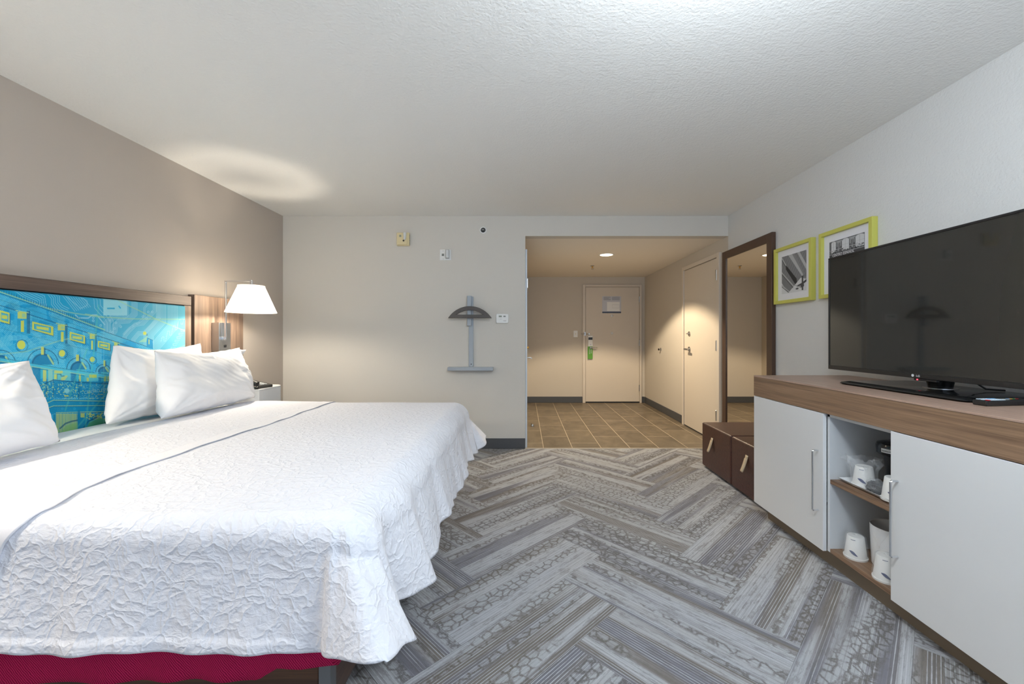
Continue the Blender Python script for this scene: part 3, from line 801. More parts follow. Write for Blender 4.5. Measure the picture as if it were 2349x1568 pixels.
# building body
bx_ = [(0, 673), (88, 703), (240, 760), (349, 799)]
body = [(-60, 650), (0, 673), (88, 703), (240, 760), (336, 794), (336, 775), (350, 779), (352, 812), (470, 850), (470, 1300), (-60, 1300)]
pt.poly(body, (0, 152, 206), .95)
inb = PY > np.interp(PX, [0, 88, 240, 349, 430], [673, 703, 760, 799, 830])
hat = .5 + .5 * np.sin((PX * .35 + PY) * 1.9 + 2 * vnoise(PX / 6, PY / 6, 3))
pt.blend((hat > .62) * inb * (vnoise(PX / 14, PY / 9, 5) > .38), (84, 196, 224), .75)
hat2 = .5 + .5 * np.sin((PX * .9 - PY * .9) * 1.6)
pt.blend((hat2 > .7) * inb * (vnoise(PX / 20, PY / 16, 8) > .55), (120, 208, 224), .6)
pt.blend(np.clip(vnoise(PX / 26, PY / 22, 9) * 2 - 1.1, 0, 1) * inb, DK, .4)
for pts, n_, sp_ in (([(20, 770), (60, 770), (84, 794), (120, 794), (150, 826)], 4, 3), ([(196, 800), (196, 850), (214, 868), (214, 920)], 4, 3), ([(150, 770), (176, 796), (176, 850), (160, 866)], 3, 3), ([(60, 740), (100, 780), (128, 780)], 3, 3),
        ([(232, 800), (232, 826), (250, 844), (250, 900)], 4, 3), ([(100, 880), (140, 920), (140, 960), (170, 990)], 3, 3.5), ([(0, 780), (30, 810), (70, 810), (84, 824)], 4, 2.6), ([(260, 820), (280, 840), (330, 840)], 4, 3)):
    bundle(pts, n_, sp_, .9, (140, 216, 228), .55)
pt.blend(np.clip(vnoise(PX / 30, PY / 26, 19) * 2 - 1.0, 0, 1) * inb * (PX > 230), (120, 200, 214), .7)
def along(y0_, y1_, dx): return [(x, y0_ + (y1_ - y0_) * x / 240) for x in dx]
pt.line(bx_, 1.3, DK, .9)
pt.line([(0, 669), (88, 699), (240, 756)], 2.4, YG, .8)
for k in range(44):
    x = 3 + k * 6.0 * (1 - k * .004); y = np.interp(x, [0, 88, 240, 349], [665, 697, 753, 793]); pt.line([(x, y - 3), (x, y + 2)], 2.0, DK, .65)
pt.line([(0, 700), (240, 775), (349, 811)], 1.5, DK, .95); pt.line([(0, 704), (240, 779), (349, 815)], .9, (90, 190, 210), .8); pt.line([(0, 687), (240, 767)], .8, DK, .6)
pt.line([(0, 752), (240, 812), (270, 818)], .8, DK, .6)
for q in ([(0, 711), (22, 717), (22, 743), (0, 737)], [(73.5, 736.7), (121.7, 748.7), (121.7, 769.4), (73.5, 755.6)], [(159.5, 760.2), (195.1, 769.9), (195.1, 788.3), (159.5, 778.6)],
          [(224.7, 781), (252.2, 787.3), (252.2, 803.4), (224.7, 795.9)], [(276.3, 795.9), (297.6, 802.2), (297.6, 814), (276.3, 807.4)], [(317, 808), (334.9, 813.1), (334.9, 822), (317, 817.4)]):
    q = [np.array(p) for p in q]; c = sum(q) / 4; s_ = abs(q[1][0] - q[0][0]) / 48
    pt.poly([tuple(p + (2, 2.5)) for p in q], DK, .7)
    pt.poly([tuple(p) for p in q], YL); pt.poly([tuple(c + (p - c) * (.78, .66)) for p in q], (20, 150, 190)); pt.poly([tuple(c + (p - c) * (.72, .56)) for p in q], (110, 196, 190), .5)
    pt.poly([tuple(c + (p - c) * (.58, .30)) for p in q], YL)
for cap, bar in (((40.7, 714.8, 60.8, 730.3), (47.6, 734.9, 54.5, 760.8)), ((133, 744, 149, 757), (140.3, 760.8, 145.8, 783.7)), ((205.5, 766, 217, 777), (209, 781, 213, 801.5)), ((262, 785.6, 270, 793.6), (264.3, 797, 266.6, 808)), ((304.4, 799.4, 312, 806.3), (307, 809, 309, 816)), ((341, 809.7, 347, 817.7), (343, 820, 345, 826))):
    w_ = cap[2] - cap[0]
    pt.rect(cap[2], cap[1] - 2, cap[2] + w_ * .4, bar[3] + 4, DK, .75); pt.rect(cap[0] - 1, bar[1] - 3, cap[2] + 1, bar[3] + 3, (16, 150, 196), .7)
    pt.rect(*cap, YL, .9); pt.rect(cap[0] + w_ * .45, cap[1] + 4, cap[2] - w_ * .12, cap[3] - 3, (110, 196, 180), .6); pt.rect(*bar, YL)
    pt.line([(cap[0] - 4, cap[1] - 3), (cap[2] + 4, cap[1] + 2)], 2.0, YG, .9)
for x, y, r in ((48.8, 790.6, 9.4), (142.3, 810, 7.1), (211.8, 823.9, 5.5), (270, 834, 4)):
    pt.ring(x + 1.5, y + 2, r * 1.45, 1.8, DK, .7); pt.disc(x, y, r, r * 1.08, YL)
for cx, cy, ro, ri in ((2, 838, 35, 22), (98, 836, 36, 24), (180, 847, 27, 17), (237, 853, 17, 11)):
    pt.ring(cx, cy, ro, 1.8, DK, .9, True)
    for k in range(30):
        a = PI + PI * k / 29; pt.line([(cx + ro * .72 * math.cos(a), cy + ro * .72 * math.sin(a)), (cx + ro * .95 * math.cos(a), cy + ro * .95 * math.sin(a))], .7, (130, 204, 214), .6)
    m_ = (np.hypot(PX - cx, PY - cy) < ri) & (PY < cy); pt.blend(m_.astype(float), (0, 118, 166), .9)
    pt.ring(cx, cy, ri, 4.0, DK, .8, True); pt.line([(cx + ri * .5, cy - ri * .9), (cx + ri * 1.0, cy - 2)], 4.0, YG, .9)
    pt.rect(cx - 5, cy, cx + ri * .8, cy + 30, (60, 180, 190), .5); pt.rect(cx + 1, cy + 12, cx + ri * .35, cy + 38, YL, .8)
    pt.rect(cx - ri, cy, cx - 5, cy + 42, (0, 110, 160), .7)
for r_ in ((94, 795, 101, 813), (174.7, 812.8, 181, 827.4), (237, 826, 241, 839.5)): pt.rect(*r_, YL, .9); pt.rect(r_[2], r_[1] + 2, r_[2] + 3, r_[3] + 2, DK, .8)
pt.poly([(0, 820), (140, 844), (262, 861), (262, 868), (140, 851), (0, 828)], (70, 186, 214), .8)
pt.line([(0, 820.4), (140, 844.6), (262, 861)], 1.0, DK, .9); pt.line([(0, 828), (140, 851), (262, 869)], 1.6, YG, .8); pt.line([(0, 831), (140, 854), (262, 872)], .9, DK, .9)
pt.poly([(8, 834), (72, 842), (72, 852), (8, 850)], YL, .85); pt.poly([(34, 838), (50, 840), (47, 850), (30, 848)], (120, 196, 160), .9)
pt.rect(110, 848, 121, 877, (140, 205, 190), .8)
pt.rect(122.5, 850, 160.5, 872, (100, 194, 200), .9); pt.rect(124, 850, 144, 856, YL, .8); pt.rect(124, 858, 131, 869, YL, .9); pt.line([(131, 869), (131, 858), (140, 858), (140, 862), (148, 862)], 1.5, DK, .9); pt.poly([(140, 866), (152, 860), (156, 862), (148, 872), (140, 872)], YL, .7)
pt.rect(194, 855, 225, 880, (90, 190, 200), .8); pt.rect(205, 858.7, 222, 866, YL, .95); pt.rect(199, 866, 204, 876, YL, .8)
for x in (240, 246, 252): pt.rect(x, 862, x + 4, 884, YL, .7)
pt.rect(90, 874, 262, 912, (0, 134, 184), .88); pt.line([(93, 884), (122.5, 871), (181, 876.5), (262, 880)], 2.4, DK, .8)
for x in (107, 122.5, 181): pt.line([(x, 870), (x, 914)], 1.6, DK, .8)
nn = vnoise(PX / 2.2, PY / 2.2, 31)
pt.blend((nn > .66) * (PY > 876) * (PY < 912) * (PX > 92) * (PX < 190), (110, 200, 200), .7); pt.blend((nn > .8) * (PY > 880) * (PY < 915) * (PX > 92) * (PX < 262), YL, .7)
pt.blend((np.sin(PY * 2.2) > .3) * (vnoise(PX / 3, PY / 3, 34) > .45) * (PY > 882) * (PY < 914) * (PX > 188) * ((PY < 892) | (PY > 906)), (100, 196, 214), .7)
pt.disc(153.7, 895.7, 6, 5.5, (140, 210, 214), .9); pt.rect(148, 906, 157, 909, YL, .9)
pt.rect(60, 915, 262, 946, (0, 142, 188), .9)
for k in range(9): pt.ring(143 + 14 * (k % 9), 924 if k % 2 else 937, 2, 1, (60, 180, 210), .7)
pt.line([(104, 926), (122.5, 917.3), (262, 920)], 1.5, YG, 1); pt.line([(122.5, 919.5), (262, 922)], 1, DK, .7)
pt.line([(108, 936), (123, 930.4), (262, 929.5)], 1.4, YG, 1); pt.line([(108, 938), (123, 932.4), (262, 931.5)], 1, DK, .7)
pt.rect(122, 950, 290, 1100, (0, 128, 168), .85)
pt.line([(129, 946), (178.6, 944.8), (262, 943)], 1.4, YG, 1); pt.line([(110, 952), (126, 947), (262, 945)], 1.0, DK, .8)
pt.rect(127.6, 948, 177, 992, YL, .85)
for k in range(14): pt.line([(128.5 + 3.6 * k, 948), (128.5 + 3.6 * k, 996)], 1.5, (40, 160, 190), .9)
pt.line([(138, 982), (150, 971), (164, 966), (180, 963)], 3.5, DK, .8); pt.poly([(140, 990), (152, 976), (178, 968), (178, 990)], (130, 190, 110), .6)
pt.rect(178, 940, 184, 1000, (10, 130, 172), .9); pt.rect(185, 947, 194, 957, YL, .8)
mm = (PY > 946) & (PY < 962) & (PX > 198) & (PX < 262); pt.blend((vnoise(PX / 2.5, PY / 2.5, 41) > .6) * mm, YL, .8)
pt.poly([(196, 984), (206, 966), (226, 958), (262, 962), (262, 990)], (90, 168, 90), .7); pt.line([(190, 984), (202, 966), (222, 957)], 3, DK, .8); pt.line([(206, 968), (262, 940)], 1, (90, 190, 210), .8)
for pts in ([(196, 980), (214, 820), (226, 700)], [(150, 940), (176, 860), (200, 800)], [(160, 1000), (262, 880)]): pt.line(pts, 3.4, (90, 196, 170), .35, 2)
pt.line([(0, 812), (60, 806), (140, 780), (190, 770)], 2.6, YG, .45, 2)
# cupola
pt.poly([(336, 776), (350, 782), (351, 800), (336, 796)], (20, 140, 190), .95); pt.rect(341, 778, 343, 789, YL, .9); pt.line([(336, 774), (350, 780)], 1.2, DK); pt.disc(332, 764, 4, 4, YL); pt.rect(336, 765, 338, 770, DK, .8)
pt.poly([(318, 784), (330, 776), (338, 770), (336, 784)], (150, 206, 170), .7); pt.line([(238, 684), (238, 1000)], .8, (150, 215, 230), .45)
art_rgb = pt.c
def colour_grid(name, P, C, mat, parent, thick=None):
    nu, nv = P.shape[:2]
    me = bpy.data.meshes.new(name)
    idx = np.arange(nu * nv).reshape(nu, nv)
    f = np.stack([idx[:-1, :-1], idx[1:, :-1], idx[1:, 1:], idx[:-1, 1:]], -1).reshape(-1, 4)
    me.vertices.add(nu * nv); me.vertices.foreach_set('co', P.reshape(-1).astype(np.float32))
    me.loops.add(f.size); me.loops.foreach_set('vertex_index', f.reshape(-1).astype(np.int32))
    me.polygons.add(len(f)); me.polygons.foreach_set('loop_start', (np.arange(len(f)) * 4).astype(np.int32)); me.polygons.foreach_set('loop_total', np.full(len(f), 4, np.int32))
    me.update(); me.validate()
    at = me.color_attributes.new('print', 'FLOAT_COLOR', 'POINT')
    at.data.foreach_set('color', np.concatenate([C, np.ones(C.shape[:2] + (1,))], -1).reshape(-1).astype(np.float32))
    me.polygons.foreach_set('use_smooth', [True] * len(f)); me.materials.append(M[mat])
    o = bpy.data.objects.new(name, me); COL.objects.link(o); o.parent = parent
    return o
# softly padded panel: pulled back at its rim
ed = np.minimum(np.minimum(Yg - ys[0], ys[-1] - Yg), np.minimum(Zg - zs[0], zs[-1] - Zg))
puff = np.sqrt(np.clip(1 - (1 - np.clip(ed / .012, 0, 1)) ** 2, 0, 1))
P = np.stack([.022 + .053 * puff, Yg - 2.10, Zg], -1)
ap = colour_grid('art_panel', P[::-1], art_rgb[::-1], 'printfab', hb)
ap['label'] = 'blue and yellow printed fabric panel of a building facade'
ty = XA * F / (192.5 - VX)
text_mesh('printed_lettering', 'CENTRO ESPAÑOL', .026, 'artink', ap, (.0752, ty - 2.10, CZ - (903.5 - VY) / F * ty), (rad(90), 0, rad(90)), .0002, 'LEFT', .82)

# ------------------------------------------------------------------ bed
BX0, BX1, BY0, BY1 = XL + .08, -.53, 1.13, 3.07
bf = thing('bed_frame', 'dark wood platform bed base with grey metal corner legs', 'bed frame', (-1.5, 2.1, 0))
def bfb(name, mat, x0, x1, y0, y1, z0, z1, bev=.003): return box(name, mat, bf, x0 + 1.5, x1 + 1.5, y0 - 2.1, y1 - 2.1, z0, z1, bev)
bfb('side_board', 'bedwood', BX0, BX1 - .036, BY0 + .004, BY0 + .030, .135, .285)
bfb('side_board', 'bedwood', BX0, BX1 - .036, BY1 - .030, BY1 - .004, .135, .285)
bfb('foot_board', 'bedwood_y', BX1 - .030, BX1 - .004, BY0 + .036, BY1 - .036, .135, .285)
for x in (BX0, BX1 - .034):
    for y in (BY0, BY1 - .034): bfb('leg', 'legmetal', x, x + .034, y, y + .034, 0, .29, .002)
bfb('slat_deck', 'bedwood', BX0 + .04, BX1 - .037, BY0 + .035, BY1 - .035, .262, .284)

random.seed(5)
def wav(a, s=0): return (math.sin(a * 2.1 + s) + .6 * math.sin(a * 5.3 + 1.7 * s + 1) + .35 * math.sin(a * 11.7 + 2.3 * s)) / 1.95
# crimson box spring cover, hem loosely wavy
bs = thing('box_spring', 'box spring wrapped in crimson red fabric under the white coverlet', 'box spring', (-1.5, 2.1, .29))
RX1, RY0, RY1 = BX1 + .012, BY0 - .008, BY1 + .008
m = MB(); path = []
nseg = 120
for k in range(nseg + 1): path.append((BX0 + (RX1 - BX0) * k / nseg, RY0, 0, -1))
for k in range(1, nseg + 1): path.append((RX1, RY0 + (RY1 - RY0) * k / nseg, 1, 0))
for k in range(1, nseg + 1): path.append((RX1 + (BX0 - RX1) * k / nseg, RY1, 0, 1))
rows = []
for j in range(11):
    r = j / 10; row = []
    for i, (x, y, nx, ny) in enumerate(path):
        a = x * 3 if ny else y * 3
        if ny == -1:
            zb_ = np.interp(x, [-2.4, -1.45, -.9, -.72, -.70, -.66, -.6, -.52], [.225, .236, .250, .246, .262, .288, .281, .286])
        else: zb_ = .27
        zz = .44 + (zb_ - .44) * r
        o_ = .006 + .012 * r * r * (.5 + .5 * math.sin(x * 31 + 2 * math.sin(x * 7) + y * 23))
        row.append((x + nx * o_ + 1.5, y + ny * o_ - 2.1, zz - .29))
    rows.append(row)
m.grid(rows); o = m.build('fabric_cover', 'crimson', bs, smooth=True)
so = o.modifiers.new('s', 'SOLIDIFY'); so.thickness = .003; so.offset = -1
box('box_core', 'crimson', bs, BX0 + 1.5, RX1 + 1.5 - .012, RY0 - 2.1 + .012, RY1 - 2.1 - .012, 0, .148, .02)
mt = thing('mattress', 'thick mattress in a white fitted sheet on the crimson box spring', 'mattress', (-1.5, 2.1, .44))
box('fitted_sheet', 'sheet', mt, BX0 + 1.5, -.50 + 1.5, 1.17 - 2.1, 3.05 - 2.1, .001, .235, .035, segs=4)

# coverlet -----------------------------------------------------------------
CF, CN, CFAR = -.525, 1.165, 3.055      # where the cloth turns over the edges
LD = .42
RR = [.07]
def drape(s, th_corner=0.0):
    """s = distance past the edge -> (outward, down)"""
    r = .07 + .05 * math.cos(min(th_corner, 1.0)) if False else RR[0]
    if s <= 0: return 0.0, 0.0
    arc = r * PI / 2
    if s < arc: a = s / r; return r * math.sin(a), r * (1 - math.cos(a))
    q = s - arc; ph = rad(5 + th_corner); return r + q * math.sin(ph), r + q * math.cos(ph)
def cloth_point(u, v, lift=0.0, top=.682, ruff=1.0):
    du = max(0, u - CF); dn = max(0, CN - v); df_ = max(0, v - CFAR); dv = max(dn, df_); sy = -1 if dn > 0 else 1
    cx = min(u, CF); cy = min(max(v, CN), CFAR)
    zt = top + lift
    # gentle puffiness of the bed top
    zt += .006 * mnoise.noise(Vector((u * 2.2, v * 2.2, 0))) + .012 * math.exp(-((u + 1.95) / .22) ** 2)
    if du == 0 and dv == 0: return (u, v, zt)
    LV = LD - .05 if sy < 0 else LD
    ru, rv = du / LD, dv / LV; mx = max(ru, rv); th = math.atan2(rv, ru); mx *= LD * math.cos(th) ** 2 + LV * math.sin(th) ** 2
    corner = math.sin(2 * th) if du > 0 and dv > 0 else 0.0
    if du > 0 and dv > 0:
        s = mx * (1 - .05 * math.sin(th) ** 2 + .02 * corner ** 2)
    else: s = mx
    flare = (8 if du > 0 and dv == 0 else (-3 if sy > 0 else 0))
    if du > 0 and dv > 0:
        flare = 8 * math.cos(th) ** 2 + (34 * corner ** .9) * (.55 + .45 * math.cos(th) ** .5 * 1.2)
    RR[0] = .07 + .045 * math.cos(th) ** 2
    out, dn_ = drape(s, flare)
    r = min(1.0, s / LD)
    # vertical waves, growing to the hem
    if dv == 0: arc_ = v * 1.0; amp = .014; ph = 0
    elif du == 0: arc_ = u * 1.0; amp = .009 if sy < 0 else .012; ph = 2
    else: arc_ = 0; amp = 0; ph = 0
    wv = amp * r ** 1.6 * (math.sin(arc_ * 19 + 2.2 * math.sin(arc_ * 4.1) + ph) + .45 * math.sin(arc_ * 43 + 1.3)) * ruff
    if dv == 0:      # the deep pleat on the foot side next to the near corner, and bulges along the foot
        e_ = v - CN; wv += r ** 1.3 * (-.075 * math.exp(-((e_ - .10) / .05) ** 2) + .030 * math.exp(-((e_ - .26) / .09) ** 2))
        e_ = CFAR - v; wv += r ** 1.3 * (-.045 * math.exp(-((e_ - .09) / .05) ** 2))
        dn_ += .030 * r * math.sin(v * 8.5 + 1.0) * .6
    if du == 0:
        wv += -.012 * math.sin(min(1, r / .8) * PI) * (1 if sy < 0 else 0)       # slightly sucked in mid-way
        dn_ += .006 * r * math.sin(u * 14 + math.sin(u * 5)) * min(1, (CF - u) / .2)
        if r > .80: wv += .007 + .006 * (r - .8) / .2 * (1 + math.sin(u * 34 + 2 * math.sin(u * 9)))
    if du == 0: wv *= min(1.0, (CF - u) / .16)
    if du > 0 and dv > 0:
        e_ = th / (PI / 2)
        wv = .022 * r * math.sin(th * 9 + .5) * math.sin(2 * th)
    ox, oy = math.cos(th), math.sin(th) * sy
    k = out + wv + lift * .8
    z = zt - dn_ - (lift * 0)
    return (cx + ox * k, cy + oy * k, z)
def cloth_grid(us, vs, fn):
    return [[fn(u, v) for v in vs] for u in us]
def axis_samples(a, b, c, d, n_mid, n_edge):
    out = []
    if a < b: out += list(np.linspace(a, b, n_edge, endpoint=False))
    out += list(np.linspace(b, c, n_mid, endpoint=c >= d and False))
    if c < d: out += list(np.linspace(c, d, n_edge))
    else: out.append(c)
    return out
us = axis_samples(-2.10, -2.10, CF, CF + LD, 90, 60)
vs = axis_samples(CN - LD + .055, CN, CFAR, CFAR + LD, 110, 60)
cv = thing('coverlet', 'white matelasse coverlet with raised leafy pattern draped over the bed', 'coverlet', (-1.2, 2.1, .68))
def loc(p, o=(-1.2, 2.1, .68)): return (p[0] - o[0], p[1] - o[1], p[2] - o[2])
m = MB().grid(cloth_grid(us, vs, lambda u, v: loc(cloth_point(u, v))))
o = m.build('quilted_cloth', 'coverlet', cv, smooth=True); o.data.set_sharp_from_angle(angle=rad(80))
so = o.modifiers.new('s', 'SOLIDIFY'); so.thickness = .003; so.offset = 1
# folded top layer
EDGE = -1.418
tb = thing('folded_blanket', 'white folded-back bed cover lying across the head half of the coverlet', 'blanket', (-1.8, 2.1, .69))
def edge_x(v):
    e = float(np.interp(v, [.70, .87, .96, 1.05, 1.11, 1.17, 1.23, 1.32, 1.45, 2.6, 3.5], [-1.452, -1.437, -1.415, -1.385, -1.352, -1.340, -1.362, -1.405, -1.438, -1.425, -1.425]))
    return e + .005 * math.sin(v * 9) + .004 * math.sin(v * 23)
def top_fn(q, v, lift=.0035):
    u = -2.09 + (edge_x(v) + 2.09) * q
    curl = .0016 * (max(0, q - .97) / .03) * (1 + .8 * math.sin(v * 17 + 3 * math.sin(v * 5)))
    return loc(cloth_point(u, v, lift + curl, ruff=.5), (-1.8, 2.1, .69))
qs = list(np.linspace(0, .94, 50, endpoint=False)) + list(np.linspace(.94, 1, 8))
vs2 = axis_samples(CN - LD + .045, CN, CFAR, CFAR + LD, 110, 50)
m = MB().grid([[top_fn(q, v) for v in vs2] for q in qs])
o = m.build('quilted_cloth', 'coverlet', tb, smooth=True); o.data.set_sharp_from_angle(angle=rad(80))
so = o.modifiers.new('s', 'SOLIDIFY'); so.thickness = .0025; so.offset = 1
qs = np.linspace(.88, 1.004, 10)
m = MB().grid([[top_fn(q, v, .0060) for v in vs2] for q in qs])
o = m.build('hem_band', 'hem', tb, smooth=True); o.data.set_sharp_from_angle(angle=rad(80))
so = o.modifiers.new('s', 'SOLIDIFY'); so.thickness = .001; so.offset = 1

# pillows -----------------------------------------------------------------
def pillow(label, yc, w, bot, top, t, seed, flange=1, group='pillows leaning on the headboard', skew=0.0, tl=0.0, tr=0.0):
    """bot/top = (x, z) of the lower and upper edge, pillow width along y"""
    b = Vector((bot[0], yc, bot[1])); tp = Vector((top[0], yc, top[1])); hv = tp - b; h = hv.length; hn = hv.normalized()
    root = thing('pillow', label, 'pillow', tuple(b), 0, group)
    nx = Vector((0, 1, 0)).cross(hn).normalized()
    if nx.x < 0: nx = -nx
    N1, N2 = 90, 64
    def side(sg):
        rows = []
        for i in range(N1 + 1):
            a = -1 + 2 * i / N1; row = []
            for j in range(N2 + 1):
                c = -1 + 2 * j / N2
                prof = max(0, 1 - abs(a) ** 3.6) ** .55 * max(0, 1 - abs(c) ** 3.2) ** .55
                # pulled-in edges between pointed corners
                ya = a * (w / 2) * (1 - .045 * (1 - abs(c) ** 2)); zc = c * (h / 2) * (1 - (.05 if c > 0 else -.02) * (1 - abs(a) ** 2.4))
                ya += (tl * (1 - a) / 2 + tr * (1 + a) / 2) * ((c + 1) / 2) ** 1.2
                zc += -.012 * math.cos(a * 2.2) * (c > 0) * c + skew * a * .5
                th_ = t / 2 * prof * (1.15 - .28 * c)
                pnt = Vector((a * 2.1 + seed, c * 1.4, seed * 1.7))
                rimw = 1 - min(1, (1 - max(abs(a), abs(c))) / .45)
                ang = math.atan2(c - (1 if c > 0 else -1), a - (1 if a > 0 else -1))
                wr = mnoise.noise(pnt * 1.3) * .010 + mnoise.noise(Vector((ang * 5 + seed, rimw, seed))) * .013 * rimw ** .6 + mnoise.noise(Vector(((a + .8 * c) * 9 + seed, (a - c) * 1.2, 3))) * .006 * (.4 + rimw)
                th_ += wr * min(1, prof * 2.2)
                eo = .006 * mnoise.noise(Vector((a * 6, c * 6, seed + 9 * (abs(a) > .99)))) * (max(abs(a), abs(c)) > .9)
                p = Vector((0, ya + eo, 0)) + hn * (h / 2 + zc + eo) + nx * (sg * max(th_, 0.0) + .02 * mnoise.noise(Vector((a * 1.5, c * 1.5, seed))))
                row.append(tuple(p))
            rows.append(row)
        return rows
    m = MB(); m.grid(side(1)); m.grid(side(-1))
    o = m.build('pillowcase', 'pillow', root, smooth=True)
    bmx = bmesh.new(); bmx.from_mesh(o.data); bmesh.ops.remove_doubles(bmx, verts=bmx.verts, dist=.0012); bmesh.ops.recalc_face_normals(bmx, faces=bmx.faces); bmx.to_mesh(o.data); bmx.free()
    o.data.set_sharp_from_angle(angle=rad(120))
    # open hem of the case
    if flange:
        sgn = flange; rows = []
        for i in range(14):
            q = i / 13; row = []
            for j in range(41):
                c = -1 + 2 * j / 40
                y_ = tr * ((c + 1) / 2) ** 1.2 + sgn * (w / 2 * (1 - .045 * (1 - c * c)) - .05 + .085 * q * (.45 + .55 * max(0, .35 + c * .65)))
                d = .017 * math.sin(c * 7 + q * 2 + seed) * q + .024 * (1 - q) + .008 * math.sin(c * 17 + seed) * q
                row.append(tuple(Vector((0, y_, 0)) + hn * (h / 2 + c * h / 2 * (.93 - .02 * q)) + nx * (d)))
            rows.append(row)
        mm_ = MB().grid(rows); f = mm_.build('open_hem', 'pillow', root, smooth=True); f.data.set_sharp_from_angle(angle=rad(100))
        so = f.modifiers.new('s', 'SOLIDIFY'); so.thickness = .003
    return root
pillow('white pillow against the blue panel behind the far front pillow', 2.62, .77, (-2.27, .700), (-2.365, 1.115), .13, 1.3, 0, tl=.13)
pillow('front white pillow under the lit wall lamp', 2.71, .80, (-2.035, .715), (-2.165, 1.085), .165, 4.1, 1, tl=.10, tr=.03)
pillow('white pillow at the near side, mostly hidden, tight against the headboard', 1.44, .80, (-2.27, .700), (-2.365, 1.085), .13, 7.7, 0)
pillow('front white pillow at the left edge of the photo', 1.355, .80, (-1.98, .728), (-2.14, 1.065), .15, 9.2, 0, tr=.03)

# ------------------------------------------------------------------ nightstand and phone
NX, NY0, NY1, NZ = -2.04, 3.175, 3.52, .767
ns = thing('nightstand', 'white nightstand with a rounded corner between the bed and the back wall', 'nightstand', (-2.28, 3.31, 0))
pts = [(XL + .06, NY0), (NX, NY0)]
for k in range(10): a = rad(0 + 10 * k); pts.append((NX - .09 + .09 * math.cos(a), NY1 - .09 + .09 * math.sin(a)))
pts += [(XL + .06, NY1)]
pts = [(a + 2.28, b - 3.31) for a, b in pts]
MB().prism(pts, 2, .06, NZ - .012).build('body', 'lacquer', ns, .002)
MB().prism(pts, 2, NZ - .0115, NZ).build('top', 'porcelain', ns, .002)
MB().prism([(a * .9, b * .9) for a, b in pts], 2, 0, .06).build('plinth', 'kick', ns)
box('drawer_front', 'lacquer', ns, NX + 2.28 + .0002, NX + 2.28 + .004, NY0 - 3.31 + .015, NY1 - 3.31 - .1, .40, .62, .001)

ph = thing('telephone', 'black desk telephone on the white nightstand', 'telephone', (-2.155, 3.285, NZ), rad(-12))
MB().prism([(-.10, 0), (.10, 0), (.10, .022), (-.06, .050), (-.10, .048)], 1, -.085, .085).build('base', 'phone', ph, .006)
hs = []
for k in range(15):
    q = k / 14; hs.append((-.115 + .205 * q, -.055, .062 + .020 * math.sin(q * PI) - .024 * q))
m = MB(); m.tube(hs, [.019 - .005 * math.sin(PI * k / 14) for k in range(15)], 12)
m.lathe([(.022, .035), (.024, .055)], (-.095, -.055, 0), 2, 14); m.lathe([(.022, .020), (.024, .036)], (.072, -.055, 0), 2, 14)
m.build('handset', 'phone', ph, smooth=True)
for r_ in range(4):
    for c_ in range(3):
        x = .025 + .017 * r_; y = -.005 + .022 * c_; z = .022 + (.10 - x) / .16 * .028
        MB().box(x - .006, x + .006, y - .008, y + .008, z, z + .005).build('key', 'label', ph, .001)
m = MB(); cr = []
for k in range(140):
    a = k * .75; q = k / 139; cr.append((.03 + .085 * math.sin(q * PI), -.10 + .05 * q + .008 * math.cos(a), .012 + .008 * math.sin(a)))
m.tube(cr, .0022, 5); m.build('coiled_cord', 'phone', ph, smooth=True)

# ------------------------------------------------------------------ wall lamps
def wall_lamp(yc, label, energy, flip=1):
    L = thing('wall_lamp', label, 'lamp', (XL + .053, yc, 1.057), 0, 'wall lamps on the headboard side panels')
    MB().box(0, .060, -.065, .065, 0, .229).build('back_plate', 'satin', L, .002)
    box('chrome_slot', 'chrome', L, .0602, .0612, -.036, .006, .085, .228)
    box('switch', 'black', L, .060, .066, -.010, .010, .030, .052, .002)
    px = .085; zt = 1.612 - 1.057
    m = MB(); m.tube([(px, -.028 * flip, .09), (px, -.028 * flip, zt)], 0, sq=(.0065, .0065))
    m.tube([(px - .0065, -.028 * flip, zt + .0065), (.315, -.055 * flip, zt + .0065)], 0, sq=(.0065, .0065))
    m.box(.06, px, -.034 * flip - .004, -.034 * flip + .016, .095, .115)
    m.tube([(.310, -.055 * flip, zt + .01), (.310, -.055 * flip, zt - .03)], 0, sq=(.008, .008))
    m.build('arm', 'chrome', L, .001)
    MB().lathe([(.012, zt - .045), (.012, zt - .028)], (.310, -.055 * flip, 0), 2, 16).build('finial', 'chrome', L, smooth=True)
    cx, cy = .310, -.055 * flip; z0, z1 = 1.366 - 1.057, 1.572 - 1.057
    sh = MB().lathe([(.176, z0), (.092, z1)], (cx, cy, 0), 2, 64, cap=False).build('lamp_shade', 'shade', L, smooth=True)
    for r_, z in ((.176, z0), (.092, z1)):
        MB().lathe([(r_ + .0012, z), (r_ + .0012 - (.004 if z == z0 else 0), z + .008), (r_ - .001, z + .008), (r_ - .001, z)], (cx, cy, 0), 2, 64, closed=True).build('shade_trim', 'shade', sh, smooth=True)
    m = MB()
    for a in (0, 120, 240): m.tube([(cx, cy, z1 - .012), (cx + .091 * math.cos(rad(a)), cy + .091 * math.sin(rad(a)), z1 - .006)], .0018, 6)
    m.tube([(cx, cy, zt - .03), (cx, cy, z1 - .06)], .011, 10)
    m.build('spider_fitting', 'chrome', L, smooth=True)
    MB().lathe([(.012, z1 - .06), (.022, z1 - .078), (.026, z1 - .095), (.018, z1 - .110), (.004, z1 - .115)], (cx, cy, 0), 2, 20).build('bulb', 'bulb', L, smooth=True)
    b = lamp('bulb_light', 'POINT', (cx, cy, z1 - .156), energy, (1.0, .88, .70), shadow_soft_size=.03); b.parent = L
    return L
wall_lamp(3.333, 'lit chrome swing-arm wall lamp with a white cone shade on the far side panel', 22)
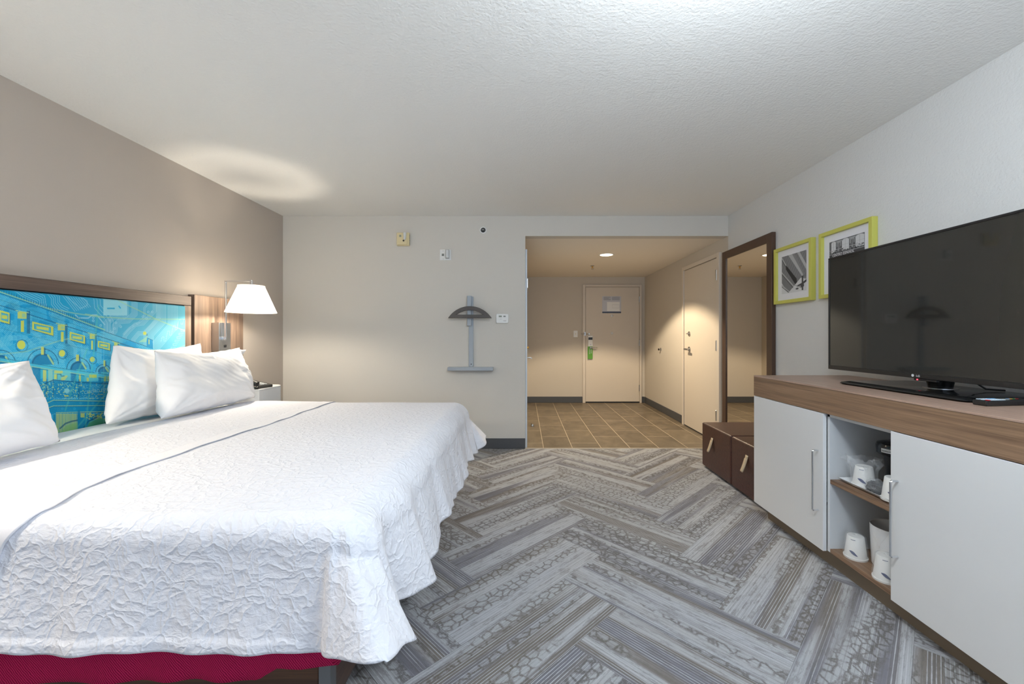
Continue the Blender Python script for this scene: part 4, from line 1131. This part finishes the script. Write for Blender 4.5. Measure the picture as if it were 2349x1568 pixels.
wall_lamp(.87, 'lit chrome wall lamp on the near side panel, outside the left edge of the photo', 40, -1)

# ------------------------------------------------------------------ mirror
mr = thing('wall_mirror', 'tall mirror in a dark brown frame leaning at the hall corner behind the ottomans', 'mirror', (XR, 3.94, .10))
FX = XR - 2.108
y0, y1, z1, fwid = 3.505 - 3.94, 4.385 - 3.94, 2.066 - .10, .078
m = MB()
for a, b, c, d in ((y0, y0 + fwid, 0, z1), (y1 - fwid, y1, 0, z1), (y0 + fwid, y1 - fwid, 0, fwid), (y0 + fwid, y1 - fwid, z1 - fwid, z1)): m.box(-FX, -.002, a, b, c, d)
m.build('frame', 'mirrorframe', mr, .003)
MB().box(-.027, -.004, y0 + .05, y1 - .05, .05, z1 - .05).build('mirror_glass', 'mirror', mr)

# ------------------------------------------------------------------ framed photographs
def photo_frame(yn, yf, label, painter, lettering=None):
    zc0, zc1 = 1.444, 1.905; yc = (yn + yf) / 2
    P_ = thing('picture_frame', label, 'picture', (XR, yc, zc0), 0, 'yellow framed photographs over the cabinet')
    X1 = -(XR - 2.107); w = .026; hw = (yf - yn) / 2; h = zc1 - zc0
    m = MB()
    for a, b, c, d in ((-hw, -hw + w, 0, h), (hw - w, hw, 0, h), (-hw + w, hw - w, 0, w), (-hw + w, hw - w, h - w, h)): m.box(X1, -.001, a, b, c, d)
    m.build('frame', 'yellow', P_, .0015)
    MB().box(-.016, -.002, -hw + w, hw - w, w, h - w).build('mount', 'mat', P_)
    iw = hw - w - .052; z0_, z1_ = w + .054, h - w - .050
    n_ = 220
    yy_ = np.linspace(iw, -iw, n_); zz_ = np.linspace(z0_, z1_, n_)
    U, V_ = np.meshgrid(np.linspace(0, 100, n_), np.linspace(100, 0, n_), indexing='ij')   # u to the right, v down
    pnt = Paint(U, V_, np.zeros((n_, n_, 3)) + .5); painter(pnt)
    Yp, Zp = np.meshgrid(yy_, zz_, indexing='ij')
    Pp = np.stack([np.full_like(Yp, -.0170), Yp, Zp], -1)
    ph_ = colour_grid('photograph', Pp, pnt.c, 'print', P_)
    if lettering: lettering(ph_, iw, z0_, z1_)
    return P_
def g(v): return (v, v + 1, v + 4)
def paint_roof(p):      # porch roof rafters and a ceiling fan, seen from below
    p.blend(np.ones_like(p.X), g(205))
    p.poly([(0, 0), (100, 0), (100, 70), (78, 66), (30, 98), (0, 78)], g(118))
    for k in range(14):    # boards
        x = -30 + 11 * k; p.line([(x, 60), (x + 70, -40)], 1.0, g(150), .7)
    p.poly([(0, 70), (0, 100), (26, 100)], g(208))
    for a, b, w, c in (((0, 2), (60, 78), 2.5, 190), ((0, 42), (52, 86), 3, 180), ((0, 8), (62, 84), 2, 80), ((0, 47), (50, 90), 2, 82), ((0, 76), (34, 98), 3, 170), ((0, 80), (32, 100), 2, 70)): p.line([a, b], w, g(c), .95)
    p.poly([(28, 0), (44, 0), (88, 58), (84, 64)], g(176)); p.poly([(44, 0), (54, 0), (92, 58), (88, 60)], g(128)); p.poly([(64, 0), (74, 0), (100, 36), (100, 50)], g(176)); p.poly([(84, 66), (100, 66), (100, 74), (84, 72)], g(130))
    p.poly([(18, 24), (22, 28), (62, 66), (64, 78), (60, 84), (18, 36)], g(44))
    p.poly([(42, 85), (30, 98), (78, 70), (80, 60)], g(190), .0)
    p.poly([(48, 88), (60, 78), (80, 66), (100, 72), (100, 100), (26, 100)], g(206), .95)
    p.rect(82, 62, 88, 98, g(66)); p.poly([(62, 84), (80, 80), (100, 72), (100, 78), (86, 84), (64, 88)], g(70)); p.poly([(52, 82), (56, 82), (84, 90), (82, 93)], g(150)); p.disc(84, 86, 7, 5, g(72)); p.disc(64, 92, 6, 2.2, g(76))
def paint_facade(p):    # old brick theatre front with balcony and sign band
    p.blend(np.ones_like(p.X), g(92))
    p.rect(0, 0, 100, 30, g(108)); p.blend((np.sin(p.Y * 4.2) > .2) * (p.Y < 30), g(88), .5)
    for x0, x1 in ((6, 20), (38, 58), (76, 99)):
        p.rect(x0, 5, x1, 26, g(204)); p.disc((x0 + x1) / 2, 5, (x1 - x0) / 2, 4, g(204)); p.rect((x0 + x1) / 2 - .3, 2, (x0 + x1) / 2 + .3, 26, g(160)); p.rect(x0, 13, x1, 13.5, g(165))
    for cx in (29, 67):
        p.rect(cx - 6, 3, cx + 6, 24, g(150)); p.rect(cx - 3, 7, cx + 3, 22, g(58)); p.rect(cx - .7, 7, cx + .7, 22, g(190)); p.rect(cx - 8, 15, cx - 4, 24, g(84)); p.rect(cx + 4, 15, cx + 8, 24, g(84)); p.line([(cx - 8, 3), (cx + 8, 3)], 1.4, g(176))
    p.blend((vnoise(p.X / 2.2, p.Y / 1.6, 3) > .56) * (p.Y > 20) * (p.Y < 29), g(44), .9); p.rect(0, 20, 100, 20.7, g(186)); p.rect(0, 23.5, 100, 24, g(170))
    p.disc(80, 21, 4, 4, g(184)); p.rect(0, 29, 100, 39, g(66)); p.rect(0, 29, 100, 29.8, g(170)); p.rect(0, 38.6, 100, 39.8, g(160)); p.rect(0, 41, 100, 42, g(150)); p.rect(0, 42, 100, 44, g(40))
    p.rect(0, 44, 100, 100, g(82)); p.blend((vnoise(p.X / 3, p.Y / 2, 13) > .55) * (p.Y > 44), g(108), .5)
    for k in range(5): p.rect(4 + 20 * k, 56, 16 + 20 * k, 100, g(36)); p.rect(9.5 + 20 * k, 56, 10.5 + 20 * k, 100, g(120))
photo_frame(3.025, 3.478, 'yellow framed photo of rafters and a ceiling fan, next to the mirror', paint_roof)
def lets(ph_, iw, z0_, z1_):
    text_mesh('sign_lettering', 'CENTRO ESPAÑOL', .0225, 'photolet', ph_, (-.0175, iw - .028, z0_ + (z1_ - z0_) * .648), (rad(90), 0, rad(-90)), .0002, 'LEFT', .98)
photo_frame(2.495, 2.948, 'yellow framed photo of an old facade, half hidden behind the television', paint_facade, lets)

# ------------------------------------------------------------------ ottomans
def ottoman(y0, y1, label, hy_, hz_, x0=1.617):
    yc = (y0 + y1) / 2
    O = thing('ottoman', label, 'ottoman', (1.86, yc, 0), 0, 'brown leather cube ottomans by the mirror')
    hw = (y1 - y0) / 2; hx = 1.86 - x0
    def cushion(z0, z1, inset=0):
        m = MB(); m.box(-hx + inset, hx - inset, -hw + inset, hw - inset, z0, z1); return m
    cushion(.014, .40).build('upholstered_body', 'leather', O, .016, segs=4)
    cushion(0, .0138, .03).build('plinth', 'black', O)
    m = MB(); m.tube([(-hx + .003, -hw + .01, .388), (-hx + .003, hw - .01, .388)], .0035, 6); m.tube([(-hx + .01, -hw + .003, .388), (hx - .01, -hw + .003, .388)], .0035, 6)
    m.build('top_seam', 'leather', O, smooth=True)
    # strap loop
    y_ = hy_ - yc; ctr = []
    for k in range(21):
        q = k / 20
        if q < .5: r_ = q / .5; ctr.append((-hx - .004 - .030 * r_ ** 1.3, .016 * r_, hz_ - .125 * r_))
        else: r_ = (q - .5) / .5; ctr.append((-hx - .034 + .028 * r_, .016 - .012 * r_, hz_ - .125 - .006 * math.sin(r_ * PI) + .10 * r_))
    rows = [[(x, y_ + dy + s_ * .016, z) for s_ in (-1, 1)] for x, dy, z in ctr]
    s_ = MB().grid(rows).build('strap_handle', 'strap', O, smooth=True)
    s_.data.set_sharp_from_angle(angle=rad(120))
    so = s_.modifiers.new('s', 'SOLIDIFY'); so.thickness = .004
    return O
ottoman(3.222, 3.745, 'brown leather ottoman nearest the hall, with a beige strap handle', 3.535, .305)
ottoman(2.735, 3.214, 'brown leather ottoman between the cabinet and the other ottoman, beige strap', 2.985, .315)

# ------------------------------------------------------------------ media cabinet
CXF, CY0, CY1 = 1.52, 1.05, 2.725
DL0, DR1 = 2.094, 1.708
cb = thing('media_cabinet', 'long white media cabinet with walnut top and open middle shelves', 'cabinet', (1.83, 1.89, 0))
def C(name, mat, x0, x1, y0, y1, z0, z1, bev=0, par=None): return box(name, mat, par or cb, x0 - 1.83, x1 - 1.83, y0 - 1.89, y1 - 1.89, z0, z1, bev)
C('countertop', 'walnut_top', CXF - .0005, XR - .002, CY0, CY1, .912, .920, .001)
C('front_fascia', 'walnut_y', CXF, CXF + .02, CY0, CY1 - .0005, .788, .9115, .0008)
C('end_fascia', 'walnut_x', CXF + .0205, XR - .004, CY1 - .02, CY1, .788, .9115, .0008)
C('end_fascia', 'walnut_x', CXF + .0205, XR - .004, CY0, CY0 + .02, .788, .9115, .0008)
ci = MB()
def cbx(x0, x1, y0, y1, z0, z1): ci.box(x0 - 1.83, x1 - 1.83, y0 - 1.89, y1 - 1.89, z0, z1)
cbx(CXF + .021, XR - .006, CY1 - .020, CY1 - .002, .09, .787)
cbx(CXF + .021, XR - .006, CY0 + .002, CY0 + .020, .09, .787)
cbx(CXF + .021, XR - .006, 2.075, 2.0925, .09, .787)
cbx(CXF + .021, XR - .006, 1.690, 1.7075, .09, .787)
cbx(2.09, 2.105, CY0 + .02, CY1 - .02, .09, .787)
cbx(CXF + .021, 2.09, CY0 + .02, CY1 - .02, .770, .787)
ci.build('carcass', 'cupboard_in', cb, .0008)
C('bottom_board', 'walnut_y', CXF + .022, 2.09, 1.7078, 2.0748, .088, .108, .0008)
C('shelf', 'walnut_y', CXF + .022, 2.089, 1.7078, 2.0748, .436, .457, .0008)
C('toe_kick', 'kick', 1.580, XR - .01, CY0 + .06, CY1 - .058, 0, .0875)
dl_ = C('door', 'lacquer', CXF, CXF + .019, DL0, CY1 - .002, .086, .785, .0015)
dr_ = C('door', 'lacquer', CXF, CXF + .019, CY0 + .002, DR1, .086, .785, .0015)
for par, y in ((dl_, 2.128), (dr_, 1.675)):
    m = MB(); q = (1.490 - 1.83, 1.5195 - 1.83)
    m.tube([(q[1], y - 1.89, .588), (q[0] + .004, y - 1.89, .590), (q[0], y - 1.89, .586), (q[0], y - 1.89, .284), (q[0] + .004, y - 1.89, .280), (q[1], y - 1.89, .282)], .0042, 10)
    m.build('handle', 'chrome', par, smooth=True)

# ------------------------------------------------------------------ items in the niche
def at_ratio(r, Y): return (r * Y, Y)
def cup_mesh(m, h, rb, rt, n=40):
    m.lathe([(rb + .003, 0), (rb + .004, .008), (rb, .010), (rb - .001, .015), (rt, h - .003), (rt - .003, h)], n=n); return m
def wrapped_cup(label, x, y, z, h=.105, rz=0, group=None):
    c = thing('paper_cup', label, 'cup', (x, y, z), rz, group)
    cup_mesh(MB(), h, .045, .034).build('cup_body', 'wrapped', c, smooth=True)
    # printed swoosh near the rim, on the side facing the room
    rows = []
    for k in range(13):
        q = k / 12; a = rad(196 + 46 * q); z_ = .022 + .018 * (1 - q) ** 2; t_ = .013 * math.sin(PI * q) + .001
        rr_ = lambda zz: .0450 - (zz - .015) * .012 / .09 + .0006
        rows.append([(rr_(z_) * math.cos(a), rr_(z_) * math.sin(a), z_), (rr_(z_ + t_) * math.cos(a), rr_(z_ + t_) * math.sin(a), z_ + t_)])
    MB().grid(rows).build('printed_swoosh', 'navy', c)
    rr2 = .0357; MB().grid([[(rr2 * math.cos(rad(a)), rr2 * math.sin(rad(a)), zz) for zz in (h - .0135, h - .011)] for a in range(200, 231, 5)]).build('printed_line', 'navy', c)
    return c
def film(parent, prof, seed, n=40, rough=.012):
    m = MB(); rows = []
    for j, (r, z) in enumerate(prof):
        row = []
        for k in range(n + 1):
            a = 2 * PI * (k % n) / n
            rr_ = r * (1 + .0) + rough * (j / len(prof)) * mnoise.noise(Vector((math.cos(a) * 2.5 + seed, math.sin(a) * 2.5, z * 30))) * 2
            row.append((rr_ * math.cos(a), rr_ * math.sin(a), z + rough * .8 * mnoise.noise(Vector((math.cos(a) * 3, math.sin(a) * 3 + seed, j))) * (j > 1)))
        rows.append(row)
    m.grid(rows); return m.build('plastic_wrap', 'film', parent, smooth=True)
c1 = wrapped_cup('upside-down wrapped paper cup left of the ice bucket on the bottom shelf', 1.606, 1.995, .108)
film(c1, [(.0495, .001), (.0490, .03), (.044, .07), (.040, .105), (.022, .113), (.004, .110)], 2, rough=.004)
c2 = wrapped_cup('upside-down wrapped paper cup in front of the ice bucket', 1.592, 1.812, .108, .108, rad(10))
film(c2, [(.0495, .001), (.0490, .03), (.044, .07), (.040, .107), (.020, .115), (.004, .112)], 5, rough=.003)
ib = thing('ice_bucket', 'white round ice bucket with a plastic liner on the bottom shelf', 'ice bucket', (1.705, 1.900, .108))
MB().lathe([(.074, 0), (.080, .01), (.086, .185), (.085, .192), (.082, .190), (.076, .02), (.002, .015)], n=48).build('bucket', 'porcelain', ib, smooth=True)
rows = []
for i in range(14):
    q = i / 13; row = []
    for j in range(15):
        s_ = j / 14; a = rad(196 + 34 * (s_ - .5) * (1.5 - 1.45 * q))
        r_ = .089 + .004 * math.sin(s_ * 9 + q * 6) + .012 * q * math.sin(q * 3)
        row.append((r_ * math.cos(a), r_ * math.sin(a), .193 - .085 * q + .004 * math.sin(s_ * 7)))
    rows.append(row)
MB().grid(rows).build('liner_bag', 'film', ib, smooth=True)
# tray on the upper shelf
tz = .457
ty0, ty1, tx0, tx1 = 1.735, 2.058, 1.566, 1.682
tr_ = thing('serving_tray', 'white rectangular tray on the upper cabinet shelf', 'tray', ((tx0 + tx1) / 2, (ty0 + ty1) / 2, tz))
hx, hy2 = (tx1 - tx0) / 2, (ty1 - ty0) / 2
m = MB(); rings = []
for d, z in ((.026, 0), (.022, .0), (.0, .016), (.001, .0185), (.004, .0175), (.024, .005), (.03, .004)):
    rings.append([(sx_ * (hx - d), sy_ * (hy2 - d), z) for sx_, sy_ in ((-1, -1), (1, -1), (1, 1), (-1, 1))])
V = [p for r_ in rings for p in r_]; fs = [(i * 4 + k, i * 4 + (k + 1) % 4, (i + 1) * 4 + (k + 1) % 4, (i + 1) * 4 + k) for i in range(6) for k in range(4)] + [(3, 2, 1, 0), (24, 25, 26, 27)]
m.add(V, fs); m.build('tray_body', 'porcelain', tr_, .0015)
z = tz + .007
c3 = wrapped_cup('paper cup in a loose clear bag on the tray', 1.622, 1.965, z, .095)
film(c3, [(.050, .001), (.051, .03), (.050, .07), (.052, .09), (.060, .105), (.050, .125), (.058, .130)], 8, rough=.03)
c4 = wrapped_cup('plain paper cup at the near end of the tray', 1.612, 1.792, z, .100)
pk = thing('coffee_packet', 'crumpled black foil packet in clear wrap on the tray', 'packet', (1.610, 1.880, z))
rows = []
for i in range(25):
    la = PI * i / 24 - PI / 2; row = []
    for k in range(37):
        a = 2 * PI * (k % 36) / 36
        d = Vector((math.cos(la) * math.cos(a), math.cos(la) * math.sin(a), math.sin(la)))
        r_ = 1 + .30 * mnoise.noise(d * 2.3) + .16 * mnoise.noise(d * 6)
        row.append((d.x * .034 * r_, d.y * .036 * r_, max(0, .024 + d.z * .026 * r_)))
    rows.append(row)
MB().grid(rows).build('foil', 'packet', pk, smooth=True)
MB().grid([[(x * 1.12, y * 1.16, z_ * 1.18 + .0005) for x, y, z_ in r_] for r_ in rows]).build('plastic_wrap', 'film', pk, smooth=True)
# coffee maker
km = thing('coffee_maker', 'black single-serve coffee maker at the back of the upper shelf', 'coffee maker', (1.900, 1.895, tz), rad(0))
cx_, cy_ = 0, 0
MB().lathe([(.056, 0), (.059, .004), (.059, .02), (.052, .028)], n=36).build('base', 'black', km, smooth=True)
MB().lathe([(.050, .0281), (.048, .10), (.052, .166)], n=36).build('column', 'black', km, smooth=True)
MB().box(.04, .10, -.05, .05, .002, .20).build('water_tank', 'blackgloss', km, .012)
hdm = MB().lathe([(.070, .165), (.080, .172), (.082, .205), (.078, .218), (.055, .226)], (0, 0, 0), n=40).build('brew_head', 'blackgloss', km, smooth=True)
rows = []
for k in range(15):
    a = rad(182 + 40 * k / 14); rows.append([(.0832 * math.cos(a), .0832 * math.sin(a), zz) for zz in (.182, .201)])
MB().grid(rows).build('label_band', 'label', hdm)
deg_ = 184.0
for ch in 'Hamilton Beach':
    w_c = {'i': 1.3, 'l': 1.3, 't': 1.8, ' ': 1.8, 'm': 4.2, 'H': 3.6, 'B': 3.1}.get(ch, 2.9)
    a = rad(deg_ + w_c / 2); deg_ += w_c
    if ch == ' ': continue
    text_mesh('label_lettering', ch, .0085, 'black', hdm, (.0836 * math.cos(a), .0836 * math.sin(a), .188), (rad(90), 0, a + PI / 2), .0001)
km.location = (1.747, 1.922, tz)

# ------------------------------------------------------------------ television
TX, TY0, TY1, TZ0, TZ1 = 1.80, 1.355, 2.438, .985, 1.637
tv = thing('television', 'large black flat television on a swivel stand on the cabinet', 'television', (1.86, 1.895, .920))
def TVb(name, mat, x0, x1, y0, y1, z0, z1, bev=0): return box(name, mat, tv, x0 - 1.86, x1 - 1.86, y0 - 1.895, y1 - 1.895, z0 - .92, z1 - .92, bev)
m = MB(); bz = .012
def tb_(y0, y1, z0, z1, x0=TX, x1=TX + .022): m.box(x0 - 1.86, x1 - 1.86, y0 - 1.895, y1 - 1.895, z0 - .92, z1 - .92)
tb_(TY0, TY1, TZ0, TZ0 + .022); tb_(TY0, TY1, TZ1 - .010, TZ1); tb_(TY0, TY0 + .010, TZ0 + .022, TZ1 - .010); tb_(TY1 - .010, TY1, TZ0 + .022, TZ1 - .010)
m.build('bezel', 'black', tv, .0015)
TVb('screen', 'screen', TX + .003, TX + .018, TY0 + .0102, TY1 - .0102, TZ0 + .0222, TZ1 - .0102)
TVb('back_housing', 'black', TX + .0222, TX + .062, TY0 + .02, TY1 - .02, TZ0 + .02, TZ1 - .02, .012)
# base plate
m = MB(); x0, x1, y0, y1 = 1.705 - 1.86, 2.11 - 1.86, 1.590 - 1.895, 2.245 - 1.895
rings = []
for d, z in ((.012, .0002), (0, .006), (.004, .012), (.03, .020)):
    r_ = .03; ring = []
    for cx, cy, a0_ in ((x1 - r_ - d, y1 - r_ - d, 0), (x0 + r_ + d, y1 - r_ - d, 90), (x0 + r_ + d, y0 + r_ + d, 180), (x1 - r_ - d, y0 + r_ + d, 270)):
        for k in range(7): a = rad(a0_ + 15 * k); ring.append((cx + r_ * math.cos(a), cy + r_ * math.sin(a), z))
    rings.append(ring)
n_ = len(rings[0]); V = [p for r_ in rings for p in r_]
m.add(V, [(i * n_ + k, i * n_ + (k + 1) % n_, (i + 1) * n_ + (k + 1) % n_, (i + 1) * n_ + k) for i in range(3) for k in range(n_)] + [tuple(range(n_ - 1, -1, -1)), tuple(3 * n_ + k for k in range(n_))])
m.build('base_plate', 'blackgloss', tv, smooth=True)
m = MB(); m.lathe([(.060, .0201), (.060, .022)], (1.905 - 1.86, 1.885 - 1.895, 0), 2, 36); m.build('swivel_ring', 'satin', tv, smooth=True)
MB().lathe([(.042, .0221), (.045, .04), (.052, .068), (.056, .10)], (1.905 - 1.86, 1.885 - 1.895, 0), 2, 32).build('neck', 'blackgloss', tv, smooth=True)
TVb('neck_bracket', 'black', TX + .05, 1.92, 1.83, 1.94, 1.0, 1.12, .005)
TVb('sensor_pod', 'black', TX + .002, TX + .016, 1.80, 1.905, TZ0 - .010, TZ0 - .0002, .002)
TVb('power_light', 'led', TX + .0005, TX + .003, 1.884, 1.890, TZ0 - .008, TZ0 - .003)
yl = 1.895
MB().lathe([(.0062, -.0002), (.0062, -.0012)], (TX - 1.86, yl + .012 - 1.895, TZ0 + .0115 - .92), 0, 24).build('logo_disc', 'label', tv)
text_mesh('logo_lettering', 'LG', .013, 'label', tv, (TX - .0006 - 1.86, yl - .004 - 1.895, TZ0 + .0068 - .92), (rad(90), 0, rad(-90)), .0003, 'LEFT', 1.15)
m = MB(); m.tube([(.09, -.09, .12), (.10, -.10, .06), (.13, -.12, .03), (.2, -.13, .025)], .004, 8); m.build('power_cable', 'black', tv, smooth=True)

rc = thing('remote_control', 'black remote control with pale and coloured buttons beside the television base', 'remote control', (1.79, 1.543, .9205), rad(7))
MB().box(-.098, .105, -.023, .023, 0, .020).build('case', 'black', rc, .004)
def key(x, y, mat, w=.005, h=.0045): MB().box(x - w, x + w, y - h, y + h, .020, .0225).build('button', mat, rc, .001)
for i in range(6):
    for j in range(3):
        key(-.082 + .013 * i, -.014 + .014 * j, 'red' if (i == 0 and j == 0) else ('bluekey' if j == 2 and i > 2 else 'whitekey'), .0052, .0052)
for i, mt_ in enumerate(('bluekey', 'orangekey', 'greenkey', 'red')): key(.030 + .013 * i, .004, mt_)
MB().lathe([(.013, .020), (.012, .0225)], (.009, -.002, 0), 2, 20).build('button', 'grey', rc, smooth=True)
